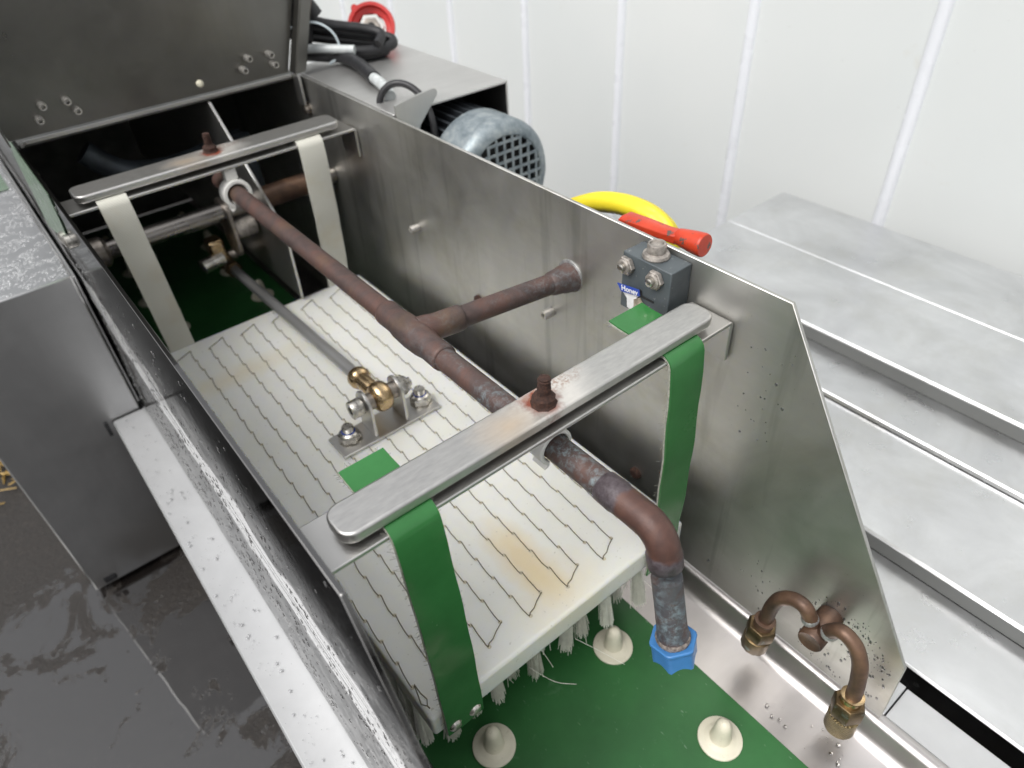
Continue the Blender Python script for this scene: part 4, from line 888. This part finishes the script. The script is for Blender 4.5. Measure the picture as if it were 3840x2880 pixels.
# ------------------------------------------------------------------ dark works inside the far end
sh = thing('drive_shaft', 'polished steel cross shaft deep inside the channel under the far cross bar', 'shaft', (0.15, 0.62, -0.11))
bm = new(); lathe(bm, [(0.0105, 0), (0.0105, 0.298)], (0.001, 0.625, -0.1110), (1, 0, 0), 32); obj('shaft_bar', bm, M['shaft'], sh)
bm = new(); lathe(bm, [(0.0150, 0), (0.0165, 0.003), (0.0165, 0.024), (0.0120, 0.028)], (0.002, 0.625, -0.1110), (1, 0, 0), 28); obj('shaft_bearing', bm, M['darkbolt'], sh, 40)
bm = new(); lathe(bm, [(0.0130, 0), (0.0130, 0.060)], (0.205, 0.625, -0.1110), (1, 0, 0), 28); obj('rusty_sleeve', bm, M['copper2'], sh, 40)
cr = thing('crank_arm', 'stubby steel crank with bronze boss on the drive shaft', 'crank', (0.165, 0.63, -0.14))
bm = new(); prism(bm, rrect(0.606, 0.646, -0.165, -0.098, 0.012), 'x', 0.1560, 0.1605); obj('crank_cheek', bm, M['darkbolt'], cr, 35, 0.0006)
bm = new(); lathe(bm, [(0.0110, 0), (0.0115, 0.002), (0.0115, 0.022), (0.0100, 0.024)], (0.1610, 0.616, -0.1330), (1, 0, 0), 24); obj('crank_boss', bm, M['grubby'], cr, 40)
bm = new(); lathe(bm, [(0.0085, 0), (0.0085, 0.026)], (0.118, 0.640, -0.1750), (1, 0.1, 0.1), 20); obj('crank_pin', bm, M['bolt'], cr, 40)
bm = new(); box(bm, 0.132, 0.150, 0.640, 0.662, -0.172, -0.150); obj('bronze_block', bm, M['brass'], cr, 35, 0.003)
dp = thing('feed_pipe', 'old dark water pipe running across under the far cross bar', 'pipe', (0.15, 0.72, -0.09))
bm = new(); tube(bm, spline([(0.06, 0.74, -0.045), (0.09, 0.735, -0.075), (0.14, 0.73, -0.085), (0.20, 0.73, -0.080), (0.235, 0.73, -0.075)], 6), 0.0135, 18); obj('pipe', bm, M['darkpipe'], dp, 60)
bm = new(); cyl(bm, (0.225, 0.70, -0.06), (0.228, 0.70, -0.15), 0.010); obj('pipe', bm, M['darkpipe'], dp, 60)

# ------------------------------------------------------------------ straw on the ground
lv = thing('straw_tuft', 'wet yellow straw lying on the dark ground at the left edge', 'straw', (-0.215, 0.96, GZ))
bm = new()
for i in range(60):
    p = Vector((-0.213+random.gauss(0, 0.012), 0.965+random.gauss(0, 0.035), GZ+random.uniform(0.001, 0.008))); a_ = random.uniform(0, 6.3); L = random.uniform(0.008, 0.028)
    tube(bm, [p, p+Vector((math.cos(a_)*L, math.sin(a_)*L, random.uniform(-0.001, 0.004)))], 0.0012, 4)
obj('straw', bm, M['leaf'], lv, 40, kind='stuff')

# ------------------------------------------------------------------ water drops
def scat(n_, fn, rmin, rmax, nrm, st=None, dens=None):
    out = []
    while len(out) < n_:
        p = fn()
        if dens and random.random() > dens(p): continue
        out.append((p, nrm, rmin+(rmax-rmin)*random.random()**3, st))
    return out
R = random.uniform
def nz_(p, s=30): return max(0.0, min(1.0, 0.5+1.6*noise.noise(Vector(p)*s)))
d = []
d += scat(260, lambda: (R(-0.0425, -0.015), R(-0.15, 0.595), -0.2978), 0.0003, 0.0013, (0, 0, 1), None, lambda p: nz_(p, 60))
droplets('rail_droplets', d, 'rain drops standing on the left rail', M['w_rail'], 0.06)
d = scat(6000, lambda: (R(-0.120, -0.015), R(0.61, 1.0), -0.1175), 0.0004, 0.0018, (0, 0, 1), None, lambda p: nz_(p, 70))
droplets('cabinet_droplets', d, 'rain drops standing on the cabinet top', M['w_cab'], 0.2)
def lp():
    z = -0.290*random.random(); y0 = max(-0.14, z*0.62); return (-T+LEAN*z, R(y0+0.002, 0.60), z)
d = scat(2000, lp, 0.0005, 0.0019, (-1, 0, 0), ((0, 0, 1), 1.5), lambda p: (0.05+0.95*min(1, (-p[2]/0.15)**2))*nz_(p, 45))
droplets('plate_droplets', d, 'rain drops and runs on the outside of the left plate', M['w_plate'], 0.5)
def rp():
    z = R(-0.29, -0.13); y = R(-0.1395*min(1, -z/0.2285)+0.003, 0.02); return (W, y, z)
d = scat(230, rp, 0.0003, 0.0013, (-1, 0, 0), ((0, 0.2, 1), 1.9), lambda p: (1.0 if p[1] < -0.07 else 0.08)*nz_(p, 60) if p[2] < -0.225+(-0.02-p[1])*0.2 else 0)
d += scat(26, lambda: (W, R(-0.012, 0.025), R(-0.12, -0.03)), 0.0006, 0.0015, (-1, 0, 0))
droplets('right_plate_droplets', d, 'rain drops on the tapered end of the right plate', M['w_plate'], 0.4)
d = scat(90, lambda: (1.0, R(-0.6, 1.4), R(-0.2, 0.5)), 0.0010, 0.0026, (-1, 0, 0), None, lambda p: 1.0 if p[1] < 0.3 else 0.25)
droplets('wall_droplets', d, 'rain drops on the white wall', M['w_wall'], 0.25)
d = scat(70, lambda: (lambda x: (x, R(-0.28, -0.08), -0.3197+(x-0.235)*0.0196))(R(0.25, 0.284)), 0.0003, 0.0018, (0, 0, 1), None, lambda p: nz_(p, 40))
droplets('tray_droplets', d, 'rain drops on the tray floor', M['w_tray'], 0.14)
